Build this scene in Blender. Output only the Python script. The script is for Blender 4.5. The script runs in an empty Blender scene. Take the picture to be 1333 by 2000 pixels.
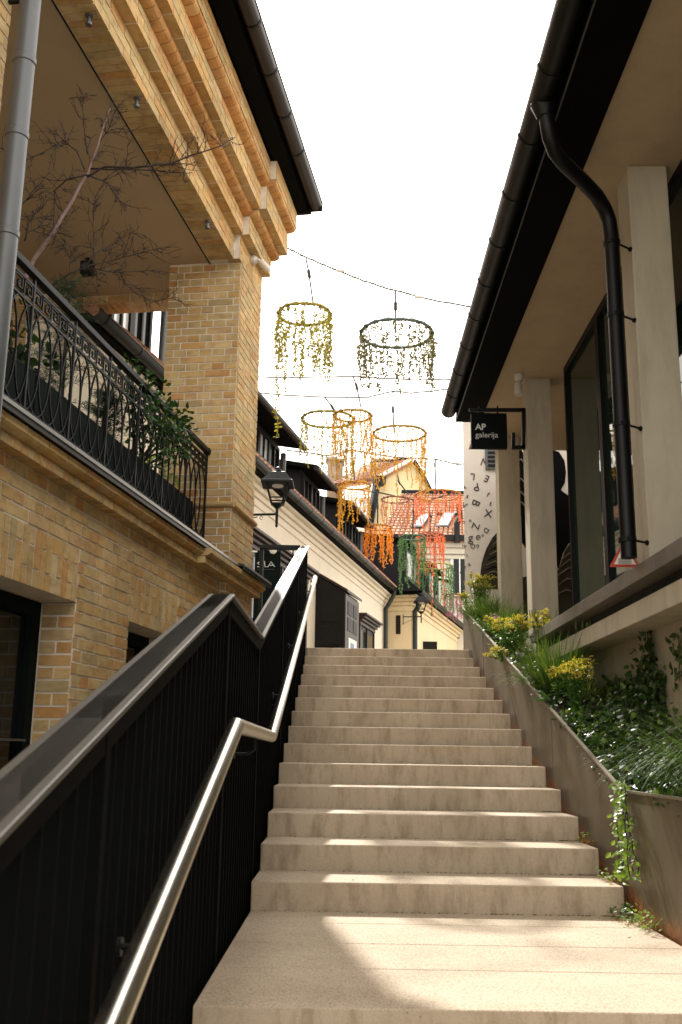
import bpy, bmesh, math, random
from mathutils import Matrix, Vector, Quaternion
random.seed(7)
R = math.radians
S = bpy.context.scene
COL = S.collection

# ------------------------------------------------------------------ camera
F_PX, PITCH, ROLL, YAW = 1974.1, 0.2341, 0.0149, -0.0081
_cy, _sy, _cp, _sp = math.cos(YAW), math.sin(YAW), math.cos(PITCH), math.sin(PITCH)
FW = Vector((_sy*_cp, _cy*_cp, _sp)); _rt = Vector((_cy, -_sy, 0)); _up = _rt.cross(FW)
RT = _rt*math.cos(ROLL) + _up*math.sin(ROLL); UP = -_rt*math.sin(ROLL) + _up*math.cos(ROLL)
cam_d = bpy.data.cameras.new('camera'); cam = bpy.data.objects.new('camera', cam_d); COL.objects.link(cam)
cam_d.sensor_fit = 'VERTICAL'; cam_d.sensor_height = 36; cam_d.lens = F_PX/2000*36
cam_d.clip_start = .05; cam_d.clip_end = 600
cam.matrix_world = Matrix(((RT.x, UP.x, -FW.x, 0), (RT.y, UP.y, -FW.y, 0), (RT.z, UP.z, -FW.z, 0), (0, 0, 0, 1)))
cam_d.dof.use_dof = True; cam_d.dof.focus_distance = 9.5; cam_d.dof.aperture_fstop = 6.3
S.camera = cam

# ------------------------------------------------------------------ world, sun, exposure
SUN_AZ, SUN_EL = R(-10), R(40.6)          # azimuth from +Y, towards +X positive
w = bpy.data.worlds.new('World'); S.world = w; w.use_nodes = True
nt = w.node_tree; nt.nodes.clear()
out = nt.nodes.new('ShaderNodeOutputWorld'); bg = nt.nodes.new('ShaderNodeBackground')
sky = nt.nodes.new('ShaderNodeTexSky'); sky.sky_type = 'NISHITA'; sky.sun_disc = False
sky.sun_elevation = SUN_EL; sky.sun_rotation = SUN_AZ; sky.dust_density = 4; sky.air_density = 1.0; sky.ozone_density = .6
mx = nt.nodes.new('ShaderNodeMix'); mx.data_type = 'RGBA'; mx.inputs['Factor'].default_value = .8
mx.inputs['B'].default_value = (13, 12.4, 11.2, 1)      # thin bright cloud veil over the whole sky
nt.links.new(sky.outputs[0], mx.inputs['A']); nt.links.new(mx.outputs['Result'], bg.inputs[0])
bg.inputs[1].default_value = .135
nt.links.new(bg.outputs[0], out.inputs[0])
sun_d = bpy.data.lights.new('sun', 'SUN'); sun = bpy.data.objects.new('sun', sun_d); COL.objects.link(sun)
sun_d.energy = 3.7; sun_d.angle = R(.9); sun_d.color = (1, .955, .88)
SD = Vector((math.sin(SUN_AZ)*math.cos(SUN_EL), math.cos(SUN_AZ)*math.cos(SUN_EL), math.sin(SUN_EL)))
sun.rotation_euler = SD.to_track_quat('Z', 'Y').to_euler()
S.view_settings.view_transform = 'Standard'; S.view_settings.look = 'None'
S.view_settings.exposure = .98; S.view_settings.gamma = 1
S.render.engine = 'CYCLES'
S.cycles.max_bounces = 8; S.cycles.diffuse_bounces = 5; S.cycles.glossy_bounces = 4
S.cycles.transparent_max_bounces = 12; S.cycles.use_denoising = True
S.cycles.sample_clamp_indirect = 6

# ------------------------------------------------------------------ measuring helpers
def ray(u, v): return FW + RT*((u-666.5)/F_PX) - UP*((v-1000)/F_PX)
def atX(u, v, x): r = ray(u, v); return r*(x/r.x)
def atY(u, v, y): r = ray(u, v); return r*(y/r.y)
def atZ(u, v, z): r = ray(u, v); return r*(z/r.z)
def atP(u, v, p, n): r = ray(u, v); return r*(p.dot(n)/r.dot(n))
def px(p):
    d = p.dot(FW)
    if d < .05: return None
    return (666.5+F_PX*p.dot(RT)/d, 1000-F_PX*p.dot(UP)/d, d)
def frame(ox, oy, deg): return Matrix.Translation((ox, oy, 0)) @ Matrix.Rotation(R(-deg), 4, 'Z')
FB = frame(-1.10, 9.217, 8.67)       # brick building: local x = out of the wall, y = along it
FC = frame(-.6, 18.6, 12.4)          # cream house
FD = frame(1.62, 25.75, 15)          # yellow house
I4 = Matrix.Identity(4)
def inF(F, p): return F.inverted() @ p
def atW(F, u, v, wv):                # pixel on the plane x = wv of a frame, in that frame
    n = F.to_3x3() @ Vector((1, 0, 0)); p = F @ Vector((wv, 0, 0)); return inF(F, atP(u, v, p, n))

# ------------------------------------------------------------------ objects
ROOTF = {}
def tag(o, label=None, cat=None, group=None, kind=None):
    if label: o['label'] = label
    if cat: o['category'] = cat
    if group: o['group'] = group
    if kind: o['kind'] = kind
    return o
def empty(name, M=I4, label=None, cat=None, group=None, kind=None):
    o = bpy.data.objects.new(name, None); COL.objects.link(o); o.empty_display_size = .1
    o.matrix_basis = M; tag(o, label, cat, group, kind); ROOTF[o.name] = M.copy(); return o
def rootM(o):
    while o.parent: o = o.parent
    return ROOTF.get(o.name, I4)
def link(name, me, parent=None, M=None):
    o = bpy.data.objects.new(name, me); COL.objects.link(o)
    if parent: o.parent = parent
    if M is not None: o.matrix_basis = M
    if not parent: ROOTF[o.name] = M.copy() if M is not None else I4.copy()
    return o
class MB:
    def __init__(s): s.v = []; s.f = []
    def add(s, vs, fs):
        n = len(s.v); s.v += [Vector(v) for v in vs]; s.f += [tuple(i+n for i in f) for f in fs]; return s
    def box(s, x0, x1, y0, y1, z0, z1, M=None):
        vs = [Vector((x, y, z)) for z in (z0, z1) for y in (y0, y1) for x in (x0, x1)]
        if M is not None: vs = [M @ v for v in vs]
        return s.add(vs, [(0, 2, 3, 1), (4, 5, 7, 6), (0, 1, 5, 4), (2, 6, 7, 3), (0, 4, 6, 2), (1, 3, 7, 5)])
    def bar(s, a, b, wd, th, upv=Vector((0, 0, 1))):
        a = Vector(a); b = Vector(b); d = (b-a); L = d.length; d.normalize()
        sx = d.cross(upv)
        if sx.length < 1e-4: sx = d.cross(Vector((1, 0, 0)))
        sx.normalize(); sz = sx.cross(d)
        M = Matrix((sx, d, sz)).transposed().to_4x4(); M.translation = a
        return s.box(-wd/2, wd/2, 0, L, -th/2, th/2, M)
    def tube(s, pts, r, seg=8, cap=True):
        pts = [Vector(p) for p in pts]; n = len(pts); base = len(s.v)
        rr = r if isinstance(r, (list, tuple)) else [r]*n
        prev = None
        for i, p in enumerate(pts):
            d = (pts[min(i+1, n-1)]-pts[max(i-1, 0)])
            if d.length < 1e-9: d = Vector((0, 0, 1))
            d.normalize()
            if prev is None:
                a = d.cross(Vector((0, 0, 1)) if abs(d.z) < .9 else Vector((1, 0, 0)))
            else: a = prev - d*prev.dot(d)
            a.normalize(); prev = a; b = d.cross(a)
            for k in range(seg):
                t = 2*math.pi*k/seg; s.v.append(p + (a*math.cos(t)+b*math.sin(t))*rr[i])
        for i in range(n-1):
            for k in range(seg):
                k2 = (k+1) % seg
                s.f.append((base+i*seg+k, base+i*seg+k2, base+(i+1)*seg+k2, base+(i+1)*seg+k))
        if cap and seg > 2:
            s.f.append(tuple(base+k for k in reversed(range(seg)))); s.f.append(tuple(base+(n-1)*seg+k for k in range(seg)))
        return s
    def lathe(s, prof, c, seg=12, axis=Vector((0, 0, 1))):
        q = Vector((0, 0, 1)).rotation_difference(axis); base = len(s.v); c = Vector(c)
        for (r, z) in prof:
            for k in range(seg):
                t = 2*math.pi*k/seg; s.v.append(c + q @ Vector((r*math.cos(t), r*math.sin(t), z)))
        for i in range(len(prof)-1):
            for k in range(seg):
                k2 = (k+1) % seg; s.f.append((base+i*seg+k, base+i*seg+k2, base+(i+1)*seg+k2, base+(i+1)*seg+k))
        s.f.append(tuple(base+k for k in reversed(range(seg)))); s.f.append(tuple(base+(len(prof)-1)*seg+k for k in range(seg)))
        return s
    def prism(s, poly, ext, M=None):      # poly: list of 3-vectors, extruded by vector ext
        n = len(poly); ext = Vector(ext); vs = [Vector(p) for p in poly]; vs += [p+ext for p in vs]
        if M is not None: vs = [M @ v for v in vs]
        return s.add(vs, [tuple(reversed(range(n))), tuple(range(n, 2*n))]+[(i, (i+1) % n, (i+1) % n+n, i+n) for i in range(n)])
    def quad(s, a, b, c, d): return s.add([a, b, c, d], [(0, 1, 2, 3)])
    def build(s, name, m, parent=None, F=I4, smooth=False, bevel=0, base=None, fix=False, **kw):
        me = bpy.data.meshes.new(name)
        if parent:
            RM = rootM(parent)
            T = None if RM == F else RM.inverted() @ F
        else:
            if base is None and s.v:
                vs = [F @ v for v in s.v]
                base = Vector((sum(v.x for v in vs)/len(vs), sum(v.y for v in vs)/len(vs), min(v.z for v in vs)))
            T = Matrix.Translation(-base) @ F
        vs = s.v if T is None else [T @ v for v in s.v]
        me.from_pydata([tuple(v) for v in vs], [], s.f); me.update()
        if fix:
            bm = bmesh.new(); bm.from_mesh(me); bmesh.ops.recalc_face_normals(bm, faces=bm.faces); bm.to_mesh(me); bm.free()
        me.materials.append(m)
        if smooth:
            me.polygons.foreach_set('use_smooth', [True]*len(me.polygons))
            if smooth is not True: me.set_sharp_from_angle(angle=R(smooth))
        o = link(name, me, parent, None if parent else Matrix.Translation(base))
        if bevel:
            b = o.modifiers.new('bevel', 'BEVEL'); b.width = bevel; b.segments = 2; b.limit_method = 'ANGLE'; b.angle_limit = R(50)
        tag(o, **{k: kw.get(k) for k in ('label', 'cat', 'group', 'kind')})
        return o
def text(s, size, m, name, parent, M, ext=.002, align='LEFT', bold=0):
    c = bpy.data.curves.new(name, 'FONT'); c.body = s; c.size = size; c.extrude = ext; c.align_x = align; c.resolution_u = 3
    if bold: c.offset = bold
    tmp = bpy.data.objects.new('lettering', c); me = bpy.data.meshes.new_from_object(tmp); bpy.data.objects.remove(tmp); bpy.data.curves.remove(c)
    me.materials.clear(); me.materials.append(m)
    o = bpy.data.objects.new(name, me); COL.objects.link(o); o.parent = parent
    o.matrix_basis = rootM(parent).inverted() @ M
    return o
def copy_tree(o, parent=None):
    c = o.copy(); COL.objects.link(c)
    if parent: c.parent = parent
    for ch in list(o.children): copy_tree(ch, c)
    return c

# ------------------------------------------------------------------ materials
def nodes(name):
    m = bpy.data.materials.new(name); m.use_nodes = True; t = m.node_tree
    return m, t, t.nodes['Principled BSDF'], t.nodes['Material Output']
def N(t, kind, **kw):
    n = t.nodes.new(kind)
    for k, v in kw.items(): setattr(n, k, v)
    return n
def noise(t, vec, scale, detail=4, rough=.55):
    n = N(t, 'ShaderNodeTexNoise'); n.inputs['Scale'].default_value = scale; n.inputs['Detail'].default_value = detail
    n.inputs['Roughness'].default_value = rough; t.links.new(vec, n.inputs['Vector']); return n
def ramp(t, fac, stops):
    r = N(t, 'ShaderNodeValToRGB'); e = r.color_ramp.elements
    while len(e) < len(stops): e.new(.5)
    for i, (p, c) in enumerate(stops): e[i].position = p; e[i].color = (*c, 1) if len(c) == 3 else c
    t.links.new(fac, r.inputs[0]); return r
def mixc(t, a, b, fac, mode='MIX'):
    n = N(t, 'ShaderNodeMix', data_type='RGBA', blend_type=mode)
    for s, x in (('A', a), ('B', b)):
        if isinstance(x, (tuple, list)): n.inputs[s].default_value = (*x[:3], 1)
        else: t.links.new(x, n.inputs[s])
    if isinstance(fac, (int, float)): n.inputs['Factor'].default_value = fac
    else: t.links.new(fac, n.inputs['Factor'])
    return n.outputs['Result']
def math_(t, op, a, b=0.0, c=None):
    n = N(t, 'ShaderNodeMath', operation=op)
    for i, x in enumerate((a, b) if c is None else (a, b, c)):
        if isinstance(x, (int, float)): n.inputs[i].default_value = x
        else: t.links.new(x, n.inputs[i])
    return n.outputs[0]
def bumpy(t, p, h, strength, dist=.01):
    b = N(t, 'ShaderNodeBump'); b.inputs['Strength'].default_value = strength; b.inputs['Distance'].default_value = dist
    t.links.new(h, b.inputs['Height']); t.links.new(b.outputs[0], p.inputs['Normal'])
def pos(t, scale=None):
    g = N(t, 'ShaderNodeNewGeometry')
    if scale is None: return g.outputs['Position']
    m = N(t, 'ShaderNodeMapping'); m.inputs['Scale'].default_value = scale; t.links.new(g.outputs['Position'], m.inputs[0]); return m.outputs[0]
def island(t):
    g = N(t, 'ShaderNodeNewGeometry'); o = N(t, 'ShaderNodeObjectInfo')
    return math_(t, 'FRACT', math_(t, 'ADD', g.outputs['Random Per Island'], o.outputs['Random']))
def mat(name, c, rough=.6, metal=0, var=.2, scale=3, bump=.15, bscale=60, spec=.5, c2=None, dirt=0, dist=.004):
    m, t, p, o = nodes(name); P = pos(t)
    n = noise(t, P, scale, 6); c2 = c2 or tuple(x*(1-var) for x in c)
    col = ramp(t, n.outputs['Fac'], [(.3, c2), (.7, c)]).outputs[0]
    if dirt:
        d = noise(t, pos(t, (1.5, 1.5, .35)), 5, 8, .65)
        f = ramp(t, d.outputs['Fac'], [(.45, (0, 0, 0)), (.75, (1, 1, 1))]).outputs[0]
        col = mixc(t, col, tuple(x*.45 for x in c), math_(t, 'MULTIPLY', f, dirt))
    t.links.new(col, p.inputs['Base Color']); p.inputs['Roughness'].default_value = rough; p.inputs['Metallic'].default_value = metal
    p.inputs['Specular IOR Level'].default_value = spec
    if bump: bumpy(t, p, noise(t, P, bscale, 5).outputs['Fac'], bump, dist)
    return m
def leafmat(name, cols, rough=.45, trans=.35, spec=.3):
    m, t, p, o = nodes(name)
    col = ramp(t, island(t), [(i/(max(1, len(cols)-1)), c) for i, c in enumerate(cols)]).outputs[0]
    col = mixc(t, col, mixc(t, col, (1.25, 1.2, 1.0), 1.0, 'MULTIPLY'), noise(t, pos(t), 25, 2).outputs['Fac'])
    t.links.new(col, p.inputs['Base Color']); p.inputs['Roughness'].default_value = rough; p.inputs['Specular IOR Level'].default_value = spec
    tr = N(t, 'ShaderNodeBsdfTranslucent'); t.links.new(mixc(t, col, (1.5, 1.5, .7), 1.0, 'MULTIPLY'), tr.inputs[0])
    mxs = N(t, 'ShaderNodeMixShader'); mxs.inputs[0].default_value = trans
    t.links.new(p.outputs[0], mxs.inputs[1]); t.links.new(tr.outputs[0], mxs.inputs[2]); t.links.new(mxs.outputs[0], o.inputs[0])
    return m
def brickmat(name, cols, bump=.5):
    m, t, p, o = nodes(name); P = pos(t)
    col = ramp(t, island(t), [(i/(len(cols)-1), c) for i, c in enumerate(cols)])
    col.color_ramp.interpolation = 'LINEAR'
    n1 = noise(t, pos(t, (1, 1, 2.2)), 9, 6, .65); n2 = noise(t, P, 70, 4, .7)
    c = mixc(t, col.outputs[0], mixc(t, col.outputs[0], (.62, .56, .5), 1.0, 'MULTIPLY'), ramp(t, n1.outputs['Fac'], [(.45, (0, 0, 0)), (.75, (1, 1, 1))]).outputs[0])
    n3 = noise(t, P, .9, 4, .6); c = mixc(t, c, mixc(t, c, (.74, .70, .66), 1.0, 'MULTIPLY'), ramp(t, n3.outputs['Fac'], [(.42, (0, 0, 0)), (.68, (1, 1, 1))]).outputs[0])
    sp = ramp(t, n2.outputs['Fac'], [(.68, (0, 0, 0)), (.78, (1, 1, 1))]).outputs[0]
    c = mixc(t, c, (.12, .07, .03), math_(t, 'MULTIPLY', sp, .35))
    t.links.new(c, p.inputs['Base Color']); p.inputs['Roughness'].default_value = .8; p.inputs['Specular IOR Level'].default_value = .25
    h = math_(t, 'ADD', n1.outputs['Fac'], math_(t, 'MULTIPLY', n2.outputs['Fac'], .6)); bumpy(t, p, h, bump, .004)
    return m

def concrete():
    m, t, p, o = nodes('step_concrete'); P = pos(t)
    base = ramp(t, noise(t, P, 2.2, 6).outputs['Fac'], [(.3, (.44, .355, .262)), (.7, (.54, .45, .34))]).outputs[0]
    g = noise(t, P, 150, 3, .8)
    grain = ramp(t, g.outputs['Fac'], [(.36, (.5, .45, .42)), (.5, (1, .99, .98)), (.64, (1.3, 1.27, 1.22))]).outputs[0]
    ge = N(t, 'ShaderNodeNewGeometry'); sx = N(t, 'ShaderNodeSeparateXYZ'); t.links.new(ge.outputs['Normal'], sx.inputs[0])
    flat_ = math_(t, 'ABSOLUTE', sx.outputs[2])
    col = mixc(t, base, grain, math_(t, 'MULTIPLY_ADD', flat_, .65, .22), 'MULTIPLY')
    # drips and soot on the vertical faces
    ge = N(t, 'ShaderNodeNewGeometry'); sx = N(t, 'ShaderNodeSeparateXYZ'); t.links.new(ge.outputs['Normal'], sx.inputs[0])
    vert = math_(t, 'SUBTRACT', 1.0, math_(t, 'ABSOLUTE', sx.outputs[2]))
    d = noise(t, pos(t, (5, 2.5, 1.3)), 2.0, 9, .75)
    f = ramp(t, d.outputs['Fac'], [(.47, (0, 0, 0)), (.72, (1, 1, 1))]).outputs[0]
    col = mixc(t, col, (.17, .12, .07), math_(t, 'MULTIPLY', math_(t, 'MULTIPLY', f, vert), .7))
    d2 = noise(t, P, 14, 6, .7); f2 = ramp(t, d2.outputs['Fac'], [(.55, (0, 0, 0)), (.75, (1, 1, 1))]).outputs[0]
    col = mixc(t, col, (.24, .18, .11), math_(t, 'MULTIPLY', f2, .3))
    vo = N(t, 'ShaderNodeTexVoronoi'); vo.inputs['Scale'].default_value = 26; t.links.new(P, vo.inputs['Vector'])
    pit = ramp(t, vo.outputs['Distance'], [(.0, (1, 1, 1)), (.11, (0, 0, 0))]).outputs[0]
    pit = math_(t, 'MULTIPLY', pit, ramp(t, noise(t, P, 5, 2).outputs['Fac'], [(.5, (0, 0, 0)), (.6, (1, 1, 1))]).outputs[0])
    col = mixc(t, col, (.07, .05, .03), math_(t, 'MULTIPLY', pit, .85))
    t.links.new(col, p.inputs['Base Color']); p.inputs['Roughness'].default_value = .82; p.inputs['Specular IOR Level'].default_value = .3
    bumpy(t, p, math_(t, 'SUBTRACT', g.outputs['Fac'], pit), .35, .003)
    return m
def planter_steel():
    m, t, p, o = nodes('planter_steel'); P = pos(t)
    base = ramp(t, noise(t, pos(t, (1, .6, .25)), 7, 7, .6).outputs['Fac'], [(.3, (.095, .072, .042)), (.55, (.140, .110, .068)), (.75, (.19, .152, .098))]).outputs[0]
    st = noise(t, pos(t, (14, 14, .8)), 2, 6, .7)
    base = mixc(t, base, (.1, .07, .04), math_(t, 'MULTIPLY', ramp(t, st.outputs['Fac'], [(.55, (0, 0, 0)), (.7, (1, 1, 1))]).outputs[0], .45))
    # rust creeping up from where the plate meets the steps
    s = N(t, 'ShaderNodeSeparateXYZ'); t.links.new(P, s.inputs[0])
    line = math_(t, 'MAXIMUM', -.751, math_(t, 'ADD', -.68, math_(t, 'MULTIPLY', math_(t, 'SUBTRACT', s.outputs[1], 5.23), .2843)))
    h = math_(t, 'SUBTRACT', s.outputs[2], line)
    hn = math_(t, 'SUBTRACT', math_(t, 'ADD', h, math_(t, 'ADD', .115, math_(t, 'MULTIPLY', math_(t, 'GREATER_THAN', s.outputs[1], 5.33), .085))), math_(t, 'MULTIPLY', noise(t, pos(t, (1, 9, 1.2)), 1.4, 6, .7).outputs['Fac'], .27))
    f = ramp(t, hn, [(.0, (1, 1, 1)), (.07, (0, 0, 0))]).outputs[0]
    rust = ramp(t, noise(t, P, 40, 4).outputs['Fac'], [(.35, (.16, .05, .012)), (.7, (.42, .17, .045))]).outputs[0]
    col = mixc(t, base, rust, f)
    t.links.new(col, p.inputs['Base Color']); p.inputs['Roughness'].default_value = .5; p.inputs['Metallic'].default_value = .25
    bumpy(t, p, noise(t, P, 45, 4).outputs['Fac'], .08, .003)
    return m
def brushed(name, c, rough, axis):
    m, t, p, o = nodes(name)
    n = noise(t, pos(t, axis), 9, 5, .7)
    col = ramp(t, n.outputs['Fac'], [(.3, tuple(x*.82 for x in c)), (.7, c)]).outputs[0]
    t.links.new(col, p.inputs['Base Color']); p.inputs['Metallic'].default_value = 1
    t.links.new(math_(t, 'ADD', math_(t, 'MULTIPLY', n.outputs['Fac'], .16), rough-.08), p.inputs['Roughness'])
    return m
def glassy(name, tint=(.02, .025, .024), rough=.03, spec=.8):
    m, t, p, o = nodes(name); p.inputs['Base Color'].default_value = (*tint, 1); p.inputs['Roughness'].default_value = rough
    p.inputs['Specular IOR Level'].default_value = spec
    bumpy(t, p, noise(t, pos(t), .8, 2).outputs['Fac'], .02, .05)
    return m

BR = brickmat('yellow_brick', [(.52, .34, .135), (.60, .425, .20), (.49, .38, .195), (.64, .46, .23), (.55, .335, .12), (.44, .345, .185), (.60, .42, .185), (.52, .28, .105), (.58, .45, .255)])
BRO = brickmat('orange_brick', [(.60, .34, .13), (.56, .29, .10), (.62, .39, .17), (.52, .25, .085), (.63, .37, .15)])
MORT = mat('mortar', (.74, .66, .55), .9, var=.25, scale=8, bump=.5, bscale=90)
CONC = concrete()
STEEL = planter_steel()
RIM = mat('planter_rim', (.30, .26, .2), .4, .6, bump=.05)
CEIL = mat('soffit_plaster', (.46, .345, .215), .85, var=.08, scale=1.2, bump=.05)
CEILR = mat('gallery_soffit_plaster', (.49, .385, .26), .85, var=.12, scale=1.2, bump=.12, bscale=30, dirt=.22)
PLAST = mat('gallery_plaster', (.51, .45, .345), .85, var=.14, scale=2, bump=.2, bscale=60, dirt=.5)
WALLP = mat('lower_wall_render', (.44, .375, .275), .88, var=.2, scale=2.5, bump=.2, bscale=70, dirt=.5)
CREAM = mat('cream_plaster', (.73, .655, .525), .85, var=.07, scale=1.5, bump=.08, dirt=.15)
YELP = mat('yellow_plaster', (.76, .61, .38), .85, var=.08, scale=1.5, bump=.08, dirt=.2)
GABP = mat('gable_plaster', (.70, .56, .33), .85, var=.08, scale=1.5, bump=.05)
PALE = mat('pale_grey_plaster', (.66, .61, .51), .85, var=.06, bump=.05)
WHITEP = mat('white_paint', (.8, .78, .73), .5, var=.05, bump=0)
MURW = mat('mural_wall_plaster', (.74, .68, .62), .85, var=.05, scale=1.5, bump=.06)
BLK = mat('black_steel', (.006, .0065, .0065), .5, 0, var=.3, bump=.05, spec=.2)
BAR = mat('dark_bar_steel', (.0022, .0028, .0028), .8, 0, var=.3, bump=0, spec=.06)
FASC = mat('black_fascia', (.0025, .003, .003), .8, 0, var=.3, bump=.05, spec=.06)
GUTB = mat('brown_black_gutter', (.020, .014, .011), .38, .3, var=.3, bump=.02)
GUTK = mat('black_gutter', (.0035, .0035, .004), .45, 0, spec=.25, var=.3, bump=.02)
PIPEG = mat('grey_pipe', (.105, .11, .115), .4, .4, var=.2, bump=.02)
PIPED = mat('dark_green_pipe', (.018, .026, .022), .4, .2, var=.2, bump=.02)
CAPM = brushed('brushed_cap', (.21, .207, .20), .48, (40, 1, 40))
STAIN = brushed('stainless_tube', (.72, .68, .61), .24, (40, 1, 40))
LEDG = mat('sill_metal', (.22, .195, .165), .5, .35, var=.3, scale=6, bump=.1)
FLASH = mat('dark_flashing', (.05, .048, .047), .4, .5, var=.3, bump=.03)
SOILM = mat('dark_soil', (.03, .02, .013), .95, var=.5, scale=30, bump=1, bscale=40, dist=.03)
WOOD = mat('dark_brown_wood', (.035, .018, .011), .5, spec=.3, var=.4, scale=8, bump=.1)
WOODB = mat('black_wood', (.008, .0065, .0055), .55, var=.4, scale=8, bump=.1, spec=.2)
LEAD = mat('dark_lead_sheet', (.020, .021, .024), .8, .0, spec=.08, var=.25, scale=2, bump=.05)
TILE = brickmat('red_roof_tile', [(.52, .26, .165), (.58, .33, .22), (.45, .21, .13), (.62, .38, .26), (.54, .29, .19)], .3)
GLASS = glassy('dark_window_glass', (.008, .01, .01), .04, .2)
GLAST = glassy('gallery_glass', (.010, .022, .016), .02, .5)
GLAST.node_tree.nodes['Principled BSDF'].inputs['IOR'].default_value = 1.27
SKYG = glassy('skylight_glass', (.5, .53, .55), .05, 1.0)  # pale base colour stands in for sky mirrored in the panes
GREENW = mat('dark_green_frame', (.004, .008, .007), .7, var=.2, bump=.02, spec=.07)
SIGNK = mat('sign_black', (.003, .0045, .006), .6, spec=.08, var=.1, bump=0)
SIGNW = mat('sign_lettering', (.62, .62, .6), .5, var=.02, bump=0)
BARK = mat('twig_bark', (.028, .014, .012), .7, var=.4, scale=20, bump=.3)
BARKP = mat('trunk_bark', (.22, .13, .115), .7, var=.5, scale=30, bump=.3)
WHITEPL = mat('white_plastic', (.62, .58, .52), .4, var=.05, bump=0)
PAVE = mat('courtyard_paving', (.33, .29, .23), .85, var=.25, scale=2, bump=.3, dirt=.4)
INTER = mat('interior_dark', (.05, .045, .04), .8, bump=0)
PRINTK = mat('print_black', (.006, .006, .007), .85, spec=.05, var=.3, scale=5, bump=0)
PRINTG = mat('print_denim', (.06, .053, .037), .85, spec=.05, var=.45, scale=7, bump=0)
PRINTH = mat('print_denim_fold', (.20, .175, .125), .85, spec=.05, var=.4, scale=9, bump=0)
PRINTL = mat('print_letter', (.045, .04, .038), .75, var=.2, bump=0)
REDP = mat('red_paint', (.5, .05, .03), .5, bump=0)
GRASS = leafmat('grass_blade', [(.035, .075, .014), (.065, .125, .024), (.10, .16, .04), (.045, .09, .02), (.12, .17, .045)], .6, .3, .1)
GRASSY = leafmat('pale_grass_blade', [(.10, .15, .045), (.17, .22, .08), (.20, .24, .09), (.12, .16, .05)], .6, .3, .1)
IVYL = leafmat('ivy_leaf', [(.012, .03, .008), (.02, .05, .012), (.045, .09, .018), (.015, .035, .01), (.03, .06, .014), (.15, .21, .06)], .4, .22, .25)
LIME = leafmat('lime_leaf', [(.16, .26, .035), (.22, .33, .06), (.12, .22, .03), (.28, .36, .09)], .4, .4)
GREENL = leafmat('green_leaf', [(.04, .10, .018), (.07, .15, .03), (.11, .2, .04)], .35, .3)
SHRUB = leafmat('balcony_leaf', [(.012, .035, .010), (.02, .055, .014), (.045, .10, .024)], .4, .2)
CONIF = leafmat('conifer_needle', [(.012, .03, .016), (.02, .045, .02), (.03, .06, .028)], .5, .2)
YELF = leafmat('yellow_flower', [(.42, .36, .05), (.50, .43, .09), (.30, .31, .06), (.46, .30, .04)], .6, .35)
PURF = leafmat('purple_flower', [(.30, .16, .36), (.42, .28, .48), (.22, .10, .28)], .6, .35)
DRYL = leafmat('dry_grass', [(.34, .22, .07), (.42, .28, .10), (.25, .15, .05)], .7, .25)
CORK = mat('cord', (.03, .024, .02), .7, bump=0)

# ------------------------------------------------------------------ the ground
g = MB().box(-250, 250, -60, 400, -3.2, -3.0).build('ground', PAVE, kind='structure')
t_ = MB().box(-9, 9, 11.46, 70, -2.0, 1.149)
t_.build('terrace', PAVE, kind='structure')

# ------------------------------------------------------------------ staircase
HC, H, D, Y0, XL, XR, YF = .751, .136, .47847, 5.2308, -.4536, 1.371, 3.324
st = empty('staircase', Matrix.Translation((.46, YF, -HC)), 'pale concrete staircase rising between the black railing and the planted steel trough', 'staircase')
for i in range(14):
    y = Y0+i*D; z1 = -HC+(i+1)*H
    x0 = XL + random.uniform(-.004, .004); x1 = XR+random.uniform(-.006, .006)
    MB().box(x0, x1, y, y+D+.12 if i < 13 else y+D, z1-H-.03, z1).build('step', CONC, st, bevel=.008)
ys = [YF, 3.907, 4.397, 4.894, Y0+.1]
for a, b in zip(ys, ys[1:]):
    MB().box(XL, XR+.02, a+.003, b-.003, -HC-.14, -HC).build('landing_slab', CONC, st, bevel=.005)
MB().box(XL+.005, XR, YF+.03, Y0+.1, -HC-.3, -HC-.012).build('bedding', SOILM, st)
for k in range(6):
    y = YF-(k+1)*D
    MB().box(XL, XR, y, y+D+.08, -HC-(k+1)*H-.16, -HC-(k+1)*H).build('step', CONC, st, bevel=.008)
MB().prism([(XL+.02, YF-2.6, -1.75), (XL+.02, Y0, -.95), (XL+.02, 11.4, .75), (XL+.02, 11.4, -2.9), (XL+.02, YF-2.6, -2.9)], (XR-XL, 0, 0)).build('stair_base', CONC, st)
# dirt and small weeds caught in the corners
dm = MB()
for i in range(15):
    y = Y0+i*D if i < 14 else Y0
    zt = -HC+i*H
    for k in range(160 if i < 4 else 60):
        x = XL+random.random()**.6*(XR-XL) if random.random() < .6 else XR-.12*random.random()
        r = random.uniform(.0008, .0028); yy = y-abs(random.gauss(0, .008))-.001
        if i == 14: continue
        dm.box(x-r, x+r*2, yy-r, yy+r, zt, zt+r*1.2)
dm.build('dirt', SOILM, st, kind='stuff')

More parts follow.
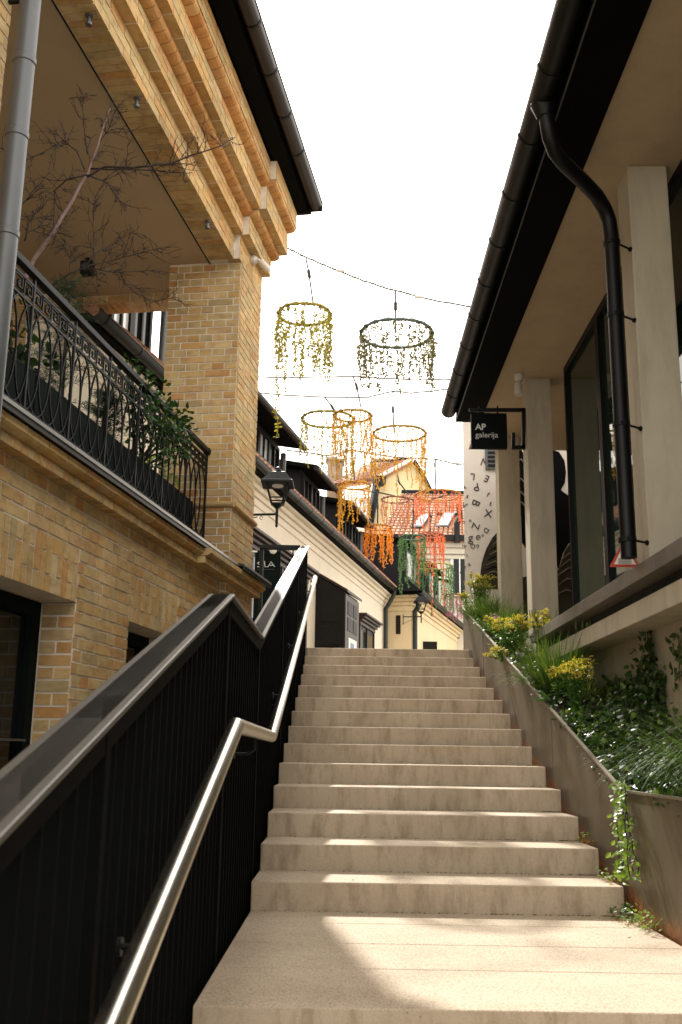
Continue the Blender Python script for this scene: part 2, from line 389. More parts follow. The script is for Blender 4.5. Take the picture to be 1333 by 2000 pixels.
lt = MB()
def _bit(x, y, z, L):
    a = random.uniform(0, 6.28); d = Vector((math.cos(a), math.sin(a), .15)); s2 = Vector((-d.y, d.x, .1))*.35
    lt.add([Vector((x, y, z+.003)), Vector((x, y, z+.004))+d*L*.5+s2*L, Vector((x, y, z+.006))+d*L, Vector((x, y, z+.003))+d*L*.5-s2*L], [(0, 1, 2, 3)])
for k in range(150):
    i = random.choice((0, 0, 0, 1, 1, 2, 3, 4, 5, 6)); y0 = Y0+(i-1)*D if i else YF+.1
    yb = Y0+i*D
    y = yb-abs(random.gauss(0, .05))-.004 if random.random() < .7 else random.uniform(y0+.03, yb-.02)
    x = XR-abs(random.gauss(0, .10)) if random.random() < .55 else random.uniform(XL+.03, XR)
    _bit(x, y, -HC+i*H, random.uniform(.006, .018))
lt.build('leaf_litter', DRYL, st, kind='stuff')

# ------------------------------------------------------------------ black stair railing with brushed cap
RX = -.45                                  # right-hand edge of the cap
def capz(y):
    if y < 4.0: return .612-(4.0-y)*.277
    if y < 5.49: return .608
    return .608+(y-5.49)*.2885
YE = 11.42
rl = empty('stair_railing', Matrix.Translation((-.5, 6, -.7)), 'black railing of close upright bars under a zigzag brushed metal cap', 'railing')
def cap(y0, y1, w0, w1, th=.013):
    z0, z1 = capz(y0), capz(y1)
    return MB().prism([(w0, y0, z0), (w1, y0, z0), (w1, y0, z0-th), (w0, y0, z0-th)], (0, y1-y0, z1-z0))
for a, b in ((.2, 4.0), (4.0, 5.49), (5.49, YE)):
    cap(a, b-.001, RX-.105, RX).build('cap_rail', CAPM, rl, bevel=.004, fix=True)
    cap(a, b-.001, RX-.085, RX-.02, .075).build('under_rail', BAR, rl, fix=True)
y = .3
while y < YE:
    zt = capz(y)-.05
    base = -HC-.16 + (max(0, (y-Y0+.2))*.2843 if y > YF else (y-YF)*.2843)
    MB().box(-.53, -.478, y-.005, y+.005, base, zt).build('baluster', BAR, rl)
    y += .098
for y in (2.05, 4.0, 5.46, 7.4, 9.4, 11.38):
    base = -HC-.25 + (max(0, (y-Y0))*.2843 if y > YF else (y-YF)*.2843)
    MB().box(-.527, -.468, y-.021, y+.021, base, capz(y)-.045).build('post', BAR, rl, bevel=.003)
# the return that guards the stairwell at the top
zt = capz(YE)
MB().box(-1.02, RX-.106, YE-.05, YE+.04, zt-.05, zt-.004).build('return_rail', BLK, rl, bevel=.003)
MB().box(-1.02, -.975, YE-.03, YE+.02, 1.0, zt-.05).build('post', BLK, rl)
for u in (548, 573):
    x = atY(u, 1070, YE).x
    MB().box(x-.006, x+.006, YE-.03, YE+.02, 1.0, zt-.05).build('baluster', BAR, rl)
# bottom flat of the railing
for a, b in ((.3, YF), (YF, Y0), (Y0, YE)):
    za = -HC-.14+((a-YF)*.2843 if a < YF else 0 if a <= Y0 else 0); zb = -HC-.14+(0 if b <= Y0 else (b-Y0)*.2843)
    MB().bar((-.503, a, za), (-.503, b, zb), .056, .014).build('bottom_rail', BLK, rl)

# round stainless handrail
hr = empty('handrail', Matrix.Translation((-.385, 6, -.5)), 'round stainless steel handrail zigzagging up the left side of the steps', 'handrail')
HX = -.388
hp = [(HX, .9, -.74), (HX, 3.64, .088), (HX, 5.38, .078), (HX, 11.79, 2.01), (HX-.002, 11.86, 2.015), (HX-.05, 11.9, 1.985)]
MB().tube(hp[:2], .0285, 20).build('tube', STAIN, hr, smooth=40)
MB().tube([hp[1], hp[2]], .0285, 20).build('tube', STAIN, hr, smooth=40)
MB().tube(hp[2:], .0285, 20).build('tube', STAIN, hr, smooth=40)
for p in (hp[1], hp[2]):
    MB().lathe([(.001, -.0287), (.016, -.0235), (.0255, -.0125), (.0287, 0), (.0255, .0125), (.016, .0235), (.001, .0287)], p, 18).build('elbow', STAIN, hr, smooth=True)
for y in (2.3, 4.4, 6.6, 8.2, 9.8, 11.3):
    z = .088-(3.64-y)*.302 if y < 3.64 else .08 if y < 5.38 else .078+(y-5.38)*.3014
    MB().tube([(HX, y, z-.025), (HX, y, z-.07), (HX-.03, y, z-.09), (-.475, y, z-.09)], .007, 8).build('bracket', BLK, hr)
    MB().lathe([(.02, 0), (.02, .01)], (-.47, y, z-.09), 10, Vector((-1, 0, 0))).build('rosette', BLK, hr)

# ------------------------------------------------------------------ planted steel trough
PX, PB = 1.405, 1.93
def rimz(y): return -.168 if y < 5.34 else -.168+(y-5.34)*.2745
pl = empty('steel_planter', Matrix.Translation((PX, 8, -.8)), 'long sloping steel trough with rusty foot beside the concrete steps', 'planter')
edges = [2.2, 5.335, 7.07, 8.8, 10.5, 12.25]
for a, b in zip(edges, edges[1:]):
    za, zb = rimz(a), rimz(b)
    jx = random.uniform(-.003, .003)
    MB().prism([(PX+jx, a+.003, -3), (PX+jx, b-.003, -3), (PX+jx, b-.003, zb), (PX+jx, a+.003, za)], (.01, 0, 0), ).build('front_panel', STEEL, pl, fix=True)
    MB().bar((PX+.004, a+.002, za+.002), (PX+.004, b-.002, zb+.002), .022, .012).build('rim', RIM, pl)
MB().prism([(PX-.001, 12.25, -3), (PB+.2, 12.25, -3), (PB+.2, 12.25, rimz(12.25)), (PX-.001, 12.25, rimz(12.25))], (0, .01, 0)).build('end_panel', STEEL, pl, fix=True)
for y in edges[1:-1]:
    z = rimz(y)
    MB().box(PX+.012, PB, y-.006, y+.006, z-.5, z-.01).build('divider', STEEL, pl)
MB().prism([(PB, 5.335, -1), (PB, 12.24, -1), (PB, 12.24, rimz(12.24)), (PB, 5.335, rimz(5.335)), (PB, 2.2, rimz(2.2)), (PB, 2.2, -1)], (.008, 0, 0)).build('back_panel', STEEL, pl, fix=True)
MB().prism([(PX+.012, 2.2, -3), (PX+.012, 2.2, -.26), (PX+.012, 5.33, -.25), (PX+.012, 12.2, rimz(12.2)-.07), (PX+.012, 12.2, -3)], (PB-PX-.014, 0, 0)).build('soil', SOILM, pl, fix=True)
def soilz(y): return rimz(y)-.07

# ------------------------------------------------------------------ bricks
BRICKS = []        # (projected size, matrix in FB, kind)
def brick(c, du, dv, dn, U, V, Nn, kind='b', wob=1):
    j = lambda a: random.uniform(-a, a)
    M = Matrix((U, V, Nn)).transposed().to_4x4()
    M = M @ Matrix.Rotation(j(.006)*wob, 4, 'Z') @ Matrix.Rotation(j(.01)*wob, 4, 'X')
    M.translation = Vector(c)
    M = M @ Matrix.Diagonal((du, dv, dn, 1))
    P = FB @ Vector(c); q = px(P); sz = 0
    if q and -60 < q[0] < 1400 and -60 < q[1] < 2060:
        n = FB.to_3x3() @ Nn; vdir = P.normalized(); fc = -n.dot(vdir)
        if fc > 0: sz = du*dv*fc*(F_PX/q[2])**2
    BRICKS.append((sz, M, kind))
def face(o, U, V, Nn, W, Hh, holes=(), course=.0757, length=.26, joint=.0135, dep=.05, pat='bond', u0=0, kind='b', inset=.002):
    o, U, V, Nn = (Vector(x) for x in (o, U, V, Nn)); nrow = int(round(Hh/course)); ch = Hh/nrow
    for r in range(nrow):
        v0 = r*ch; pitch = length if (pat == 'run' or r % 2 == 0) else length/2
        off = (length/4 if r % 2 else 0) if pat == 'bond' else (r % 2)*length/2
        u = -((u0+off) % pitch)
        while u < W-.004:
            a, b = max(u, inset), min(u+pitch, W-inset); u += pitch
            if b-a < .025: continue
            vm = v0+ch/2; segs = [(a, b)]
            for (ha, hb, hc_, hd) in holes:
                if hc_ < vm < hd:
                    ns = []
                    for (p, q) in segs:
                        if q <= ha or p >= hb: ns.append((p, q)); continue
                        if p < ha: ns.append((p, ha))
                        if q > hb: ns.append((hb, q))
                    segs = ns
            for (p, q) in segs:
                if q-p < .03: continue
                prot = random.gauss(0, .0014)
                c = o+U*((p+q)/2)+V*vm+Nn*(prot-dep/2)
                brick(c, (q-p)-joint, ch-joint*random.uniform(.85, 1.1), dep, U, V, Nn, kind)
def soldier(o, U, V, Nn, W, Hh, pitch=.0757, joint=.0125, dep=.05, split=True):
    o, U, V, Nn = (Vector(x) for x in (o, U, V, Nn)); n = int(round(W/pitch)); p = W/n
    for k in range(n):
        if split: cuts = [0, Hh*.31, Hh] if k % 2 else [0, Hh*.69, Hh]
        else: cuts = [0, Hh]
        for a, b in zip(cuts, cuts[1:]):
            brick(o+U*((k+.5)*p)+V*((a+b)/2)+Nn*(random.gauss(0, .0012)-dep/2), p-joint, b-a-joint, dep, U, V, Nn)
X3, Y3, Z3 = Vector((1, 0, 0)), Vector((0, 1, 0)), Vector((0, 0, 1))
bb = empty('brick_building', FB, 'yellow brick building with an open balcony, heavy brick cornice and dark eaves', 'building')
WB = -.065
# mortar cores (a little behind the brick faces)
core = MB(); k = .006
core.box(-.75+k, -k, k, .85-k, 1.5, 4.95)                       # pillar
core.box(-.5, WB-k, -8, -5.05, -3, 1.58); core.box(-.5, WB-k, -3.19+k, -2.29-k, -3, .86); core.box(-.5, WB-k, -1.25+k, .9, -3, .86)
core.box(-.5, WB-k, -8, .9, .86+k, 1.56); core.box(-.5, WB-k, -5.05, -3.19, -3, -.9); core.box(-.5, WB-k, -2.29, -1.25, -3, -.9)
core.box(-.5, -k, -.08+k, .9-k, -3, 1.56)                       # pilaster below
core.box(-.32, WB-k, -8, -.08, 4.741+k, 5.8); core.box(-.32, -k, -.08+k, .85-k, 4.75, 5.8)
core.box(WB-k, .022-k, -8, -.08, 5.0+k, 5.8); core.box(-k, .022-k+.065, -.08+k, .85-k, 5.0+k, 5.8)
core.box(.022-k, .11-k, -8, -.08, 5.27+k, 5.8); core.box(.08-k, .17-k, -.08+k, .88-k, 5.27+k, 5.8)
core.box(.11-k, .19-k, -8, -.08, 5.27+k, 5.8); core.box(.17-k, .255-k, -.08+k, .9-k, 5.27+k, 5.8)
core.box(.19-k, .28-k, -8, -.08, 5.59+k, 5.8); core.box(.255-k, .345-k, -.08+k, .93-k, 5.59+k, 5.8)
core.box(-6, -.75, .58+k, .85, 4.66+k, 5.6)                     # end beam
core.box(-3.9+k, -1.95-k, .3+k, .9, 1.5, 4.68)                  # back pier
core.box(-.9, WB-k, -6.4, -4.6-k, 1.5, 4.741)                   # near pier
core.build('mortar_bed', MORT, bb, FB)
# wall faces
face((-.75, 0, 1.74), X3, Z3, -Y3, .75, 3.0, u0=.1)
face((0, 0, 1.74), Y3, Z3, X3, .85, 3.21, u0=.03)
holes = [(8-5.05, 8-3.19, 3-.9-1, 10), (8-5.1, 8-3.1, 2.86, 3.23), (8-2.29, 8-1.25, 1.1, 2.86), (8-2.34, 8-1.17, 2.86, 3.23)]
Zb = -2.0
hol = [(8-5.05, 8-3.19, 1.1, 2.86), (8-5.05, 8-3.19, 2.85, 3.2), (8-2.29, 8-1.25, 1.1, 2.86), (8-2.29, 8-1.25, 2.85, 3.2)]
face((WB, -8, Zb), Y3, Z3, X3, 7.92, 3.50, hol, u0=.05)
soldier((WB, -5.05, .86), Y3, Z3, X3, 1.86, .334); soldier((WB, -2.29, .86), Y3, Z3, X3, 1.04, .334)
face((0, -.08, -2), Y3, Z3, X3, .97, 3.50, u0=.12)
face((WB, -.08, -2), X3, Z3, -Y3, .065, 3.50, length=.26)
face((WB-.22, -3.19, -.9), X3, Z3, -Y3, .22, 1.76, length=.44)                   # window reveals
face((WB-.22, -1.25, -.9), X3, Z3, -Y3, .22, 1.76, length=.44)
face((-3.9, .3, 1.74), X3, Z3, -Y3, 1.95, 2.9)
face((WB, -6.4, 1.74), Y3, Z3, X3, 1.8, 3.0); face((-.9, -4.6, 1.74), -X3, Z3, Y3, .1, .1)
# beam soffit, end beam soffit
soldier((-.32, -6.5, 4.741), Y3, X3, -Z3, 6.42, .25, split=False)
soldier((-4.5, .58, 4.66), X3, Y3, -Z3, 3.75, .26, split=False)
face((-4.5, .58, 4.66), X3, Z3, -Y3, 3.75, .1, course=.1)
# cornice courses: straight bricks and round-nosed bricks
def courses(wf, z0, z1, n, t0=-7, t1=-.08, dep=.13, proud=.065, endt=.85):
    ch = (z1-z0)/n
    for (a, b, dw) in ((t0, t1, 0), (t1, endt, proud)):
        for r in range(n):
            t = a - (.13 if r % 2 and dw == 0 else 0)
            while t < b-.01:
                p, q = max(t, a)+.002, min(t+.26, b)-.002; t += .26
                if q-p < .03: continue
                brick(Vector((wf+dw-dep/2+random.gauss(0, .001), (p+q)/2, z0+ch*(r+.5))), q-p-.009, ch-.009, dep, Y3, Z3, X3)
courses(WB, 4.741, 5.0, 3); courses(.022, 5.0, 5.2, 3, endt=.87); courses(.19, 5.27, 5.52, 3, endt=.92); courses(.28, 5.59, 5.8, 3, endt=.95)
def nosing(wi, wo, z0, z1, t0, t1, pitch=.125, kind='n'):
    t = t0
    while t < t1-.03:
        q = min(t+pitch, t1)
        brick(Vector(((wi+wo)/2, (t+q)/2, (z0+z1)/2)), q-t-.009, z1-z0-.004, wo-wi, Y3, Z3, X3, kind); t += pitch
for (a, b, dw) in ((-7, -.08, 0), (-.08, .9, .065)):
    nosing(WB-.0+dw, .107+dw, 5.2, 5.27, a, b); nosing(.08+dw, .275+dw, 5.52, 5.59, a, b)
    nosing(WB-.05+dw, .022+dw, 1.5, 1.555, a-1, b, .0757, 'b'); nosing(WB-.05+dw, .072+dw, 1.555, 1.625, a-1, b, .25, 'm')
# torus moulding round the pillar foot
for (c, U, Nn, W) in (((-.75, 0, 2.26), X3, -Y3, .75), ((0, 0, 2.26), Y3, X3, .85)):
    n = 3
    for k in range(n):
        L = (W+.02)/n
        brick(Vector(c)+U*((k+.5)*L)+Nn*.008, L-.006, .06, .06, U, Z3, Nn, 't')
unit = MB().box(-.5, .5, -.5, .5, -.5, .5)
def profile_unit(prof):                     # prof in (v, n), extruded along u from -.5 to .5
    return MB().prism([(-.5, a, b) for a, b in prof], (1, 0, 0))
nose = profile_unit([(-.5, -.5), (-.5, .10), (-.42, .28), (-.28, .42), (-.08, .5), (.5, .5), (.5, -.5)])
tor = profile_unit([(-.5, -.5), (-.5, .0), (-.38, .32), (-.15, .48), (.15, .48), (.38, .32), (.5, .0), (.5, -.5)])
units = {'b': unit, 'n': nose, 't': tor, 'm': nose}; umesh = {}
bm_mat = {'b': BR, 'n': BRO, 't': BR, 'm': BR}
for kk, u in units.items():
    me = bpy.data.meshes.new('brick'); me.from_pydata([tuple(v) for v in u.v], [], u.f)
    b2 = bmesh.new(); b2.from_mesh(me); bmesh.ops.recalc_face_normals(b2, faces=b2.faces); b2.to_mesh(me); b2.free()
    me.materials.append(bm_mat[kk]); umesh[kk] = me
BRICKS.sort(key=lambda b: -b[0])
HIDDEN = [((0, 1040), (330, 1480))]
def covered(M):                              # behind the stair railing's cap or the black balcony rail: leave to the joined part
    q = px(FB @ M.translation)
    if not q: return True
    u, v = q[0], q[1]
    return v > 1635-1.03*u and u < 470 or (470 <= u < 530 and v > 1175)
big, rest = [], []
for b in BRICKS:
    (big if len(big) < 298 and b[2] != 't' and b[0] > 0 and not covered(b[1]) else rest).append(b)
for s_, M, kk in big:
    o = bpy.data.objects.new('brick', umesh[kk]); COL.objects.link(o); o.parent = bb; o.matrix_basis = M
mb = {'b': MB(), 'n': MB()}
for s_, M, kk in rest:
    u = units[kk]; mb['n' if kk == 'n' else 'b'].add([M @ v for v in u.v], u.f)
jo = MB(); jo.v = mb['b'].v; jo.f = mb['b'].f; nb = len(jo.f); jo.add(mb['n'].v, mb['n'].f)
bw = jo.build('brickwork', BR, bb, FB, kind='stuff', fix=False)
bw.data.materials.append(BRO)
bw.data.polygons.foreach_set('material_index', [0]*nb+[1]*(len(jo.f)-nb))
b2 = bmesh.new(); b2.from_mesh(bw.data); bmesh.ops.recalc_face_normals(b2, faces=b2.faces); b2.to_mesh(bw.data); b2.free()

# loggia ceiling, floor, back wall
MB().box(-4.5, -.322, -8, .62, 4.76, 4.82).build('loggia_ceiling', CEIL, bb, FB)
MB().box(-.335, -.322, -8, .57, 4.745, 4.757).build('shadow_gap', BLK, bb, FB)  # black strip draws the shade line along the ceiling edge
MB().box(-4.5, -.07, -8, .9, 1.58, 1.7).build('balcony_floor', PAVE, bb, FB)
MB().box(-4.6, -4.5, -8, .9, -3, 5.4).build('back_wall', MORT, bb, FB)
# ledge flashing and its drip edge, sunlit brightness put into a paler colour
def flash(t0, t1, dw):
    prof = [(-.32+dw*0, 1.75), (.10+dw, 1.672), (.10+dw, 1.625), (.088+dw, 1.625), (.088+dw, 1.655), (-.32, 1.64)]
    return MB().prism([(a, t0, b) for a, b in prof], (0, t1-t0, 0))
flash(-8, -.085, 0).build('ledge_flashing', FLASH, bb, FB, fix=True); flash(-.083, 1.02, .062).build('ledge_flashing', FLASH, bb, FB, fix=True)
for (t0, t1, dw) in ((-8, -3.75, 0), (-3.745, -1.9, 0), (-1.895, -.06, 0), (-.06, 1.02, .062)):
    MB().box(.09+dw, .106+dw, t0, t1, 1.655, 1.676).build('drip_edge', mat('drip_edge_metal', (.5, .49, .47), .35, .6, bump=0) if 'drip_edge_metal' not in bpy.data.materials else bpy.data.materials['drip_edge_metal'], bb, FB)
# eaves: fascia, gutter, roof
MB().box(.30, .46, -12, .95, 5.802, 5.83).build('eaves_board', FASC, bb, FB)
MB().box(.44, .468, -12, .955, 5.832, 6.0).build('fascia', FASC, bb, FB)
MB().box(-3, .5, .955, .985, 5.79, 5.97).build('end_fascia', GUTB, bb, FB)
def gutter(parent, F, wc, zc, r, t0, t1, m, name='gutter', seg=10):
    b = MB(); prof = []
    for k in range(seg+1):
        a = math.pi+math.pi*k/seg; prof.append((wc+r*math.cos(a), zc+r*math.sin(a)))
    prof += [(wc+(r-.006)*math.cos(math.pi+math.pi*k/seg), zc+(r-.006)*math.sin(math.pi+math.pi*k/seg)) for k in range(seg, -1, -1)]
    b.prism([(a, t0, z) for a, z in prof], (0, t1-t0, 0))
    b.tube([(wc+r, t0, zc+.004), (wc+r, t1, zc+.004)], .008, 6)
    return b.build(name, m, parent, F, smooth=40, fix=True)
def clips(parent, F, wc, zc, r, ts, m, back, name='gutter_bracket'):
    for t in ts:
        b = MB(); pts = [(wc+(r+.003)*math.cos(math.pi+math.pi*k/8), t, zc+(r+.003)*math.sin(math.pi+math.pi*k/8)) for k in range(9)]
        for a, c in zip(pts, pts[1:]): b.bar(a, c, .028, .006, Vector((0, 1, 0)).cross(Vector(c)-Vector(a)))
        b.build(name, m, parent, F)
ge = gutter(bb, FB, .545, 5.9, .078, -12, .97, GUTB)
clips(bb, FB, .545, 5.9, .078, [-.1-.62*k for k in range(10)], GUTK, .46)
MB().box(.468, .625, .968, .985, 5.82, 5.93).build('gutter_end_cap', GUTB, bb, FB)
rf = MB().add([(.50, -14, 5.98), (.50, .99, 5.98), (-8, .99, 5.98), (-8, -14, 5.98), (-3.7, -3.2, 8.6), (-3.7, -14, 8.6)],
              [(0, 1, 4, 5), (1, 2, 4), (2, 3, 5, 4), (3, 2, 1, 0), (0, 5, 3)])
rf.build('roof', GUTB, bb, FB)
# big grey downpipe by the near pier
b = MB().tube([(.06, -4.64, -2.9), (.06, -4.64, 5.6)], .056, 20)
dp = b.build('downpipe', PIPEG, bb, FB, smooth=40)
for z in (.6, 2.5, 3.06, 3.5, 4.2):
    MB().lathe([(.0565, 0), (.061, .004), (.061, .035), (.0565, .04)], (.06, -4.64, z), 20).build('pipe_collar', PIPEG, dp, FB, smooth=40)
MB().bar((.0, -4.64, 3.9), (-.09, -4.64, 3.9), .02, .02).build('pipe_clamp', BLK, dp, FB)
# lower windows
def low_window(t0, t1, z0, z1, nm):
    win = MB(); wv = WB-.22
    for (a, b, c, d) in ((t0, t1, z1-.09, z1), (t0, t1, z0, z0+.09), (t0, t0+.1, z0+.09, z1-.09), (t1-.1, t1, z0+.09, z1-.09), ((t0+t1)/2-.05, (t0+t1)/2+.05, z0+.09, z1-.09)):
        win.box(wv-.08, wv, a+.002, b-.002, c, d)
    wo = win.build('window', GREENW, bb, FB)
    MB().box(wv-.05, wv-.04, t0+.1, t1-.1, z0+.09, z1-.09).build('pane', GLASS, wo, FB)
    MB().box(wv-.10, wv+.03, t0+.003, t1-.12, .04, .052).build('transom', PIPEG, wo, FB)
    for t in [t0+.22+i*.2 for i in range(int((t1-t0-.3)/.2))]:
        MB().box(wv-.12, wv-.05, t, t+.012, z0+.1, z1-.1).build('curtain_fold', GREENW, wo, FB)
low_window(-5.05, -3.19, -.9, .86, 'a'); low_window(-2.29, -1.25, -.9, .86, 'b')
for u, v in ((175, 30), (268, 192), (406, 432)):
    p = inF(FB, atZ(u, v, 4.735))
    hk = MB().lathe([(.026, 0), (.026, -.012), (.012, -.016), (.012, -.05), (.022, -.055), (.022, -.075)], (p.x, p.y, 4.735), 10)
    hk.build('soffit_spotlight', PIPEG, None, FB, label=None, cat='spotlight', group='little spots under the brick beam')
for o, l in zip([o for o in S.objects if o.name.startswith('soffit_spotlight')],
                ('tiny spot under the brick beam, highest by the picture top', 'tiny spot under the brick beam above the bare twigs', 'tiny spot under the brick beam next to the pillar')):
    o['label'] = l

# security lamp at the pillar top
q0 = Vector((0, .65, 5.06)) + Vector((.065, 0, 0))*0
sl = empty('security_camera', FB @ Matrix.Translation((0, .6, 4.86)), 'white security camera fixed near the top of the brick pillar', 'camera')
p = inF(FB, atP(503, 507, FB @ Vector((.06, 0, 0)), FB.to_3x3() @ X3))
MB().lathe([(.05, 0), (.05, .035), (.028, .06)], p+Vector((-.06, 0, 0)), 14, X3).build('mount', WHITEPL, sl, FB, smooth=40)
MB().tube([p, p+Vector((.05, .03, -.02))], .018, 10).build('joint', WHITEPL, sl, FB, smooth=40)
MB().lathe([(.03, 0), (.036, .01), (.036, .13), (.03, .14)], p+Vector((.035, -.02, -.02)), 14, Vector((.55, .5, -.65)).normalized()).build('housing', WHITEPL, sl, FB, smooth=40)

# loudspeaker under the loggia ceiling
p = inF(FB, atZ(172, 512, 4.72))
sp = empty('loudspeaker', FB @ Matrix.Translation(p), 'small black box loudspeaker hung under the loggia ceiling behind twigs', 'loudspeaker')
MB().box(p.x-.06, p.x+.06, p.y-.05, p.y+.05, p.z-.14, p.z+.0).build('cabinet', BLK, sp, FB, bevel=.01)
MB().box(p.x-.02, p.x+.02, p.y-.02, p.y+.02, p.z, p.z+.04).build('bracket', BLK, sp, FB)
MB().lathe([(.045, 0), (.04, .004)], (p.x, p.y-.05, p.z-.07), 14, -Y3).build('grille', PIPEG, sp, FB)

# ------------------------------------------------------------------ balcony railing with meander band
RW = -.255
br = empty('balcony_railing', FB @ Matrix.Translation((RW, -3, 1.78)), 'black wrought iron balcony railing with greek key band and interlaced arcs', 'railing')
T0, T1 = -4.58, -.015
ZT, ZB2, ZB1, ZL = 2.775, 2.70, 2.575, 1.93
MB().box(RW-.025, RW+.025, T0, T1, ZT-.02, ZT+.022).build('top_rail', BLK, br, FB, bevel=.003)
MB().lathe([(.03, -.03), (.04, 0), (.03, .03)], (RW, T1-.02, ZT), 10).build('rail_end', BLK, br, FB)
for z in (ZB2, ZB1): MB().box(RW-.008, RW+.008, T0, T1, z-.007, z+.007).build('band_bar', BLK, br, FB)
for z in (ZL, ZL-.035): MB().box(RW-.008, RW+.008, T0, T1, z-.007, z+.007).build('bottom_bar', BLK, br, FB)
t = T1-.02; i = 0
while t > T0:
    MB().box(RW-.009, RW+.009, t-.009, t+.009, 1.72, ZT-.02).build('post', BLK, br, FB)
    t -= .612
def strip(b, pts, wd=.007, dp=.012):
    for a, c in zip(pts, pts[1:]):
        a = Vector((RW, a[0], a[1])); c = Vector((RW, c[0], c[1])); d = (c-a).normalized()
        b.bar(a-d*wd*.5, c+d*wd*.5, dp, wd, Vector((1, 0, 0)).cross(d))
key = MB(); z0, z1 = ZB1+.016, ZB2-.016; hh = z1-z0
strip(key, [(-.058, z0), (-.058, z1), (.036, z1), (.036, z0+hh*.28), (-.014, z0+hh*.28), (-.014, z0+hh*.66), (.008, z0+hh*.66)], .008)
strip(key, [(.058, z0), (.036, z0)], .008)
kme = key.build('greek_key', BLK, br, FB)
nk = 0
t = T1-.02-.0612; first = True
rmb = rootM(br).inverted() @ FB
while t > T0:
    if first:
        o = kme; base_m = o.matrix_basis.copy(); first = False
    else: o = kme.copy(); COL.objects.link(o)
    o.matrix_basis = Matrix.Translation((0, t, 0)); t -= .1224
arc = MB(); n = 22; zc = (ZB1+ZL)/2; hz = (ZB1-ZL)/2
pts = [(.153*math.cos(2*math.pi*i/n), zc+hz*math.sin(2*math.pi*i/n)) for i in range(n+1)]
strip(arc, pts, .007)
ame = arc.build('oval_bar', BLK, br, FB); first = True
t = T1-.02-.153
while t > T0+.15:
    o = ame if first else ame.copy()
    if not first: COL.objects.link(o)
    first = False; o.matrix_basis = Matrix.Translation((0, t, 0)); t -= .153

# troughs and plants on the balcony
for i, (a, b) in enumerate(((-4.5, -3.42), (-3.4, -2.32), (-2.3, -1.22), (-1.2, -.12))):
    e = empty('trough', FB @ Matrix.Translation((-.48, (a+b)/2, 1.70)), ('black plant trough behind the balcony railing, beside the grey downpipe', 'black plant trough behind the balcony railing, under the bare tree', 'black plant trough behind the balcony railing, under the dark conifer', 'black plant trough behind the balcony railing, under the leafy shrub against the pillar')[i], 'plant trough', 'troughs along the balcony')
    bx = MB()
    bx.box(-.62, -.34, a, b, 1.702, 2.26); bx.build('box', GREENW, e, FB, bevel=.006)
    MB().box(-.60, -.36, a+.02, b-.02, 2.262, 2.275).build('soil', SOILM, e, FB)

def leaf(b, p, d, nrm, L, Wd, fold=.15, pts=6):
    d = d.normalized(); s = d.cross(nrm)
    if s.length < 1e-4: s = d.cross(Vector((.3, .7, .2)))
    s.normalize(); n = s.cross(d)
    q = p
    b.add([q, q+d*L*.35+s*Wd*.5-n*fold*Wd, q+d*L*.75+s*Wd*.36-n*fold*Wd*.6, q+d*L, q+d*L*.75-s*Wd*.36-n*fold*Wd*.6, q+d*L*.35-s*Wd*.5-n*fold*Wd, q+d*L*.5],
          [(0, 1, 6), (1, 2, 6), (2, 3, 6), (3, 4, 6), (4, 5, 6), (5, 0, 6)])
def rv(): 
    while True:
        v = Vector((random.uniform(-1, 1), random.uniform(-1, 1), random.uniform(-1, 1)))
        if .05 < v.length < 1: return v.normalized()
def bush(name, F, centers, n, L, Wd, m, label, cat, group=None, base=None, stems=True, gravity=-.2):
    e = empty(name, F @ Matrix.Translation(base), label, cat, group)
    b = MB(); sb = MB()
    for (c, r, share) in centers:
        c = Vector(c)
        if stems:
            for k in range(3):
                sb.tube([Vector(base)+rv()*.04, (Vector(base)+c)/2+rv()*r*.2, c+rv()*r*.4], [.012, .008, .004], 5)
        for k in range(int(n*share)):
            p = c+rv()*r*random.random()**.45
            d = (p-c).normalized()*.7+rv()*.7+Vector((0, 0, gravity)); leaf(b, p, d, rv()+Vector((0, 0, 1.2)), L*random.uniform(.6, 1.2), Wd*random.uniform(.7, 1.2))
    b.build('foliage', m, e, F)
    if stems: sb.build('stem', BARK, e, F)
    return e
# conifer
def conifer(base, h, r, label):
    e = empty('dwarf_conifer', FB @ Matrix.Translation(base), label, 'conifer'); b = MB(); s_ = MB(); base = Vector(base)
    s_.tube([base, base+Vector((0, 0, h))], [.02, .006], 6)
    for k in range(150):
        z = random.uniform(.05, 1)*h; a = random.uniform(0, 6.28); L = r*(1.1-.75*z/h)*random.uniform(.6, 1.1)
        d = Vector((math.cos(a), math.sin(a), random.uniform(-.1, .45))).normalized(); o = base+Vector((0, 0, z))
        for j in range(26):
            p = o+d*L*(j+1)/26
            nd = (d*.8+rv()*.9).normalized(); sN = nd.cross(rv()).normalized()*.0022; LL = random.uniform(.035, .06)
            b.add([p-sN, p+sN, p+nd*LL], [(0, 1, 2)])
    b.build('foliage', CONIF, e, FB); s_.build('trunk', BARK, e, FB)
conifer((-.48, -2.75, 2.27), .95, .34, 'dark dwarf conifer rising above the balcony rail')
conifer((-.50, -1.95, 2.27), .42, .26, 'small spiky conifer seen through the balcony ovals')
bush('leafy_shrub', FB, [((-.30, -1.72, 2.66), .26, .3), ((-.24, -1.42, 2.5), .26, .3), ((-.30, -1.05, 2.72), .22, .25), ((-.34, -.75, 2.62), .17, .15), ((-.40, -1.75, 2.95), .10, .05)],
     900, .056, .034, SHRUB, 'glossy green shrub spilling over the balcony rail near the pillar', 'shrub', base=(-.48, -1.25, 2.27))
bush('leafy_shrub', FB, [((-.48, -3.5, 2.5), .2, .5), ((-.5, -3.15, 2.42), .16, .5)], 130, .085, .05, SHRUB, 'dark broad leaved plant behind the balcony ovals, under the bare tree', 'shrub', base=(-.48, -3.4, 2.27))
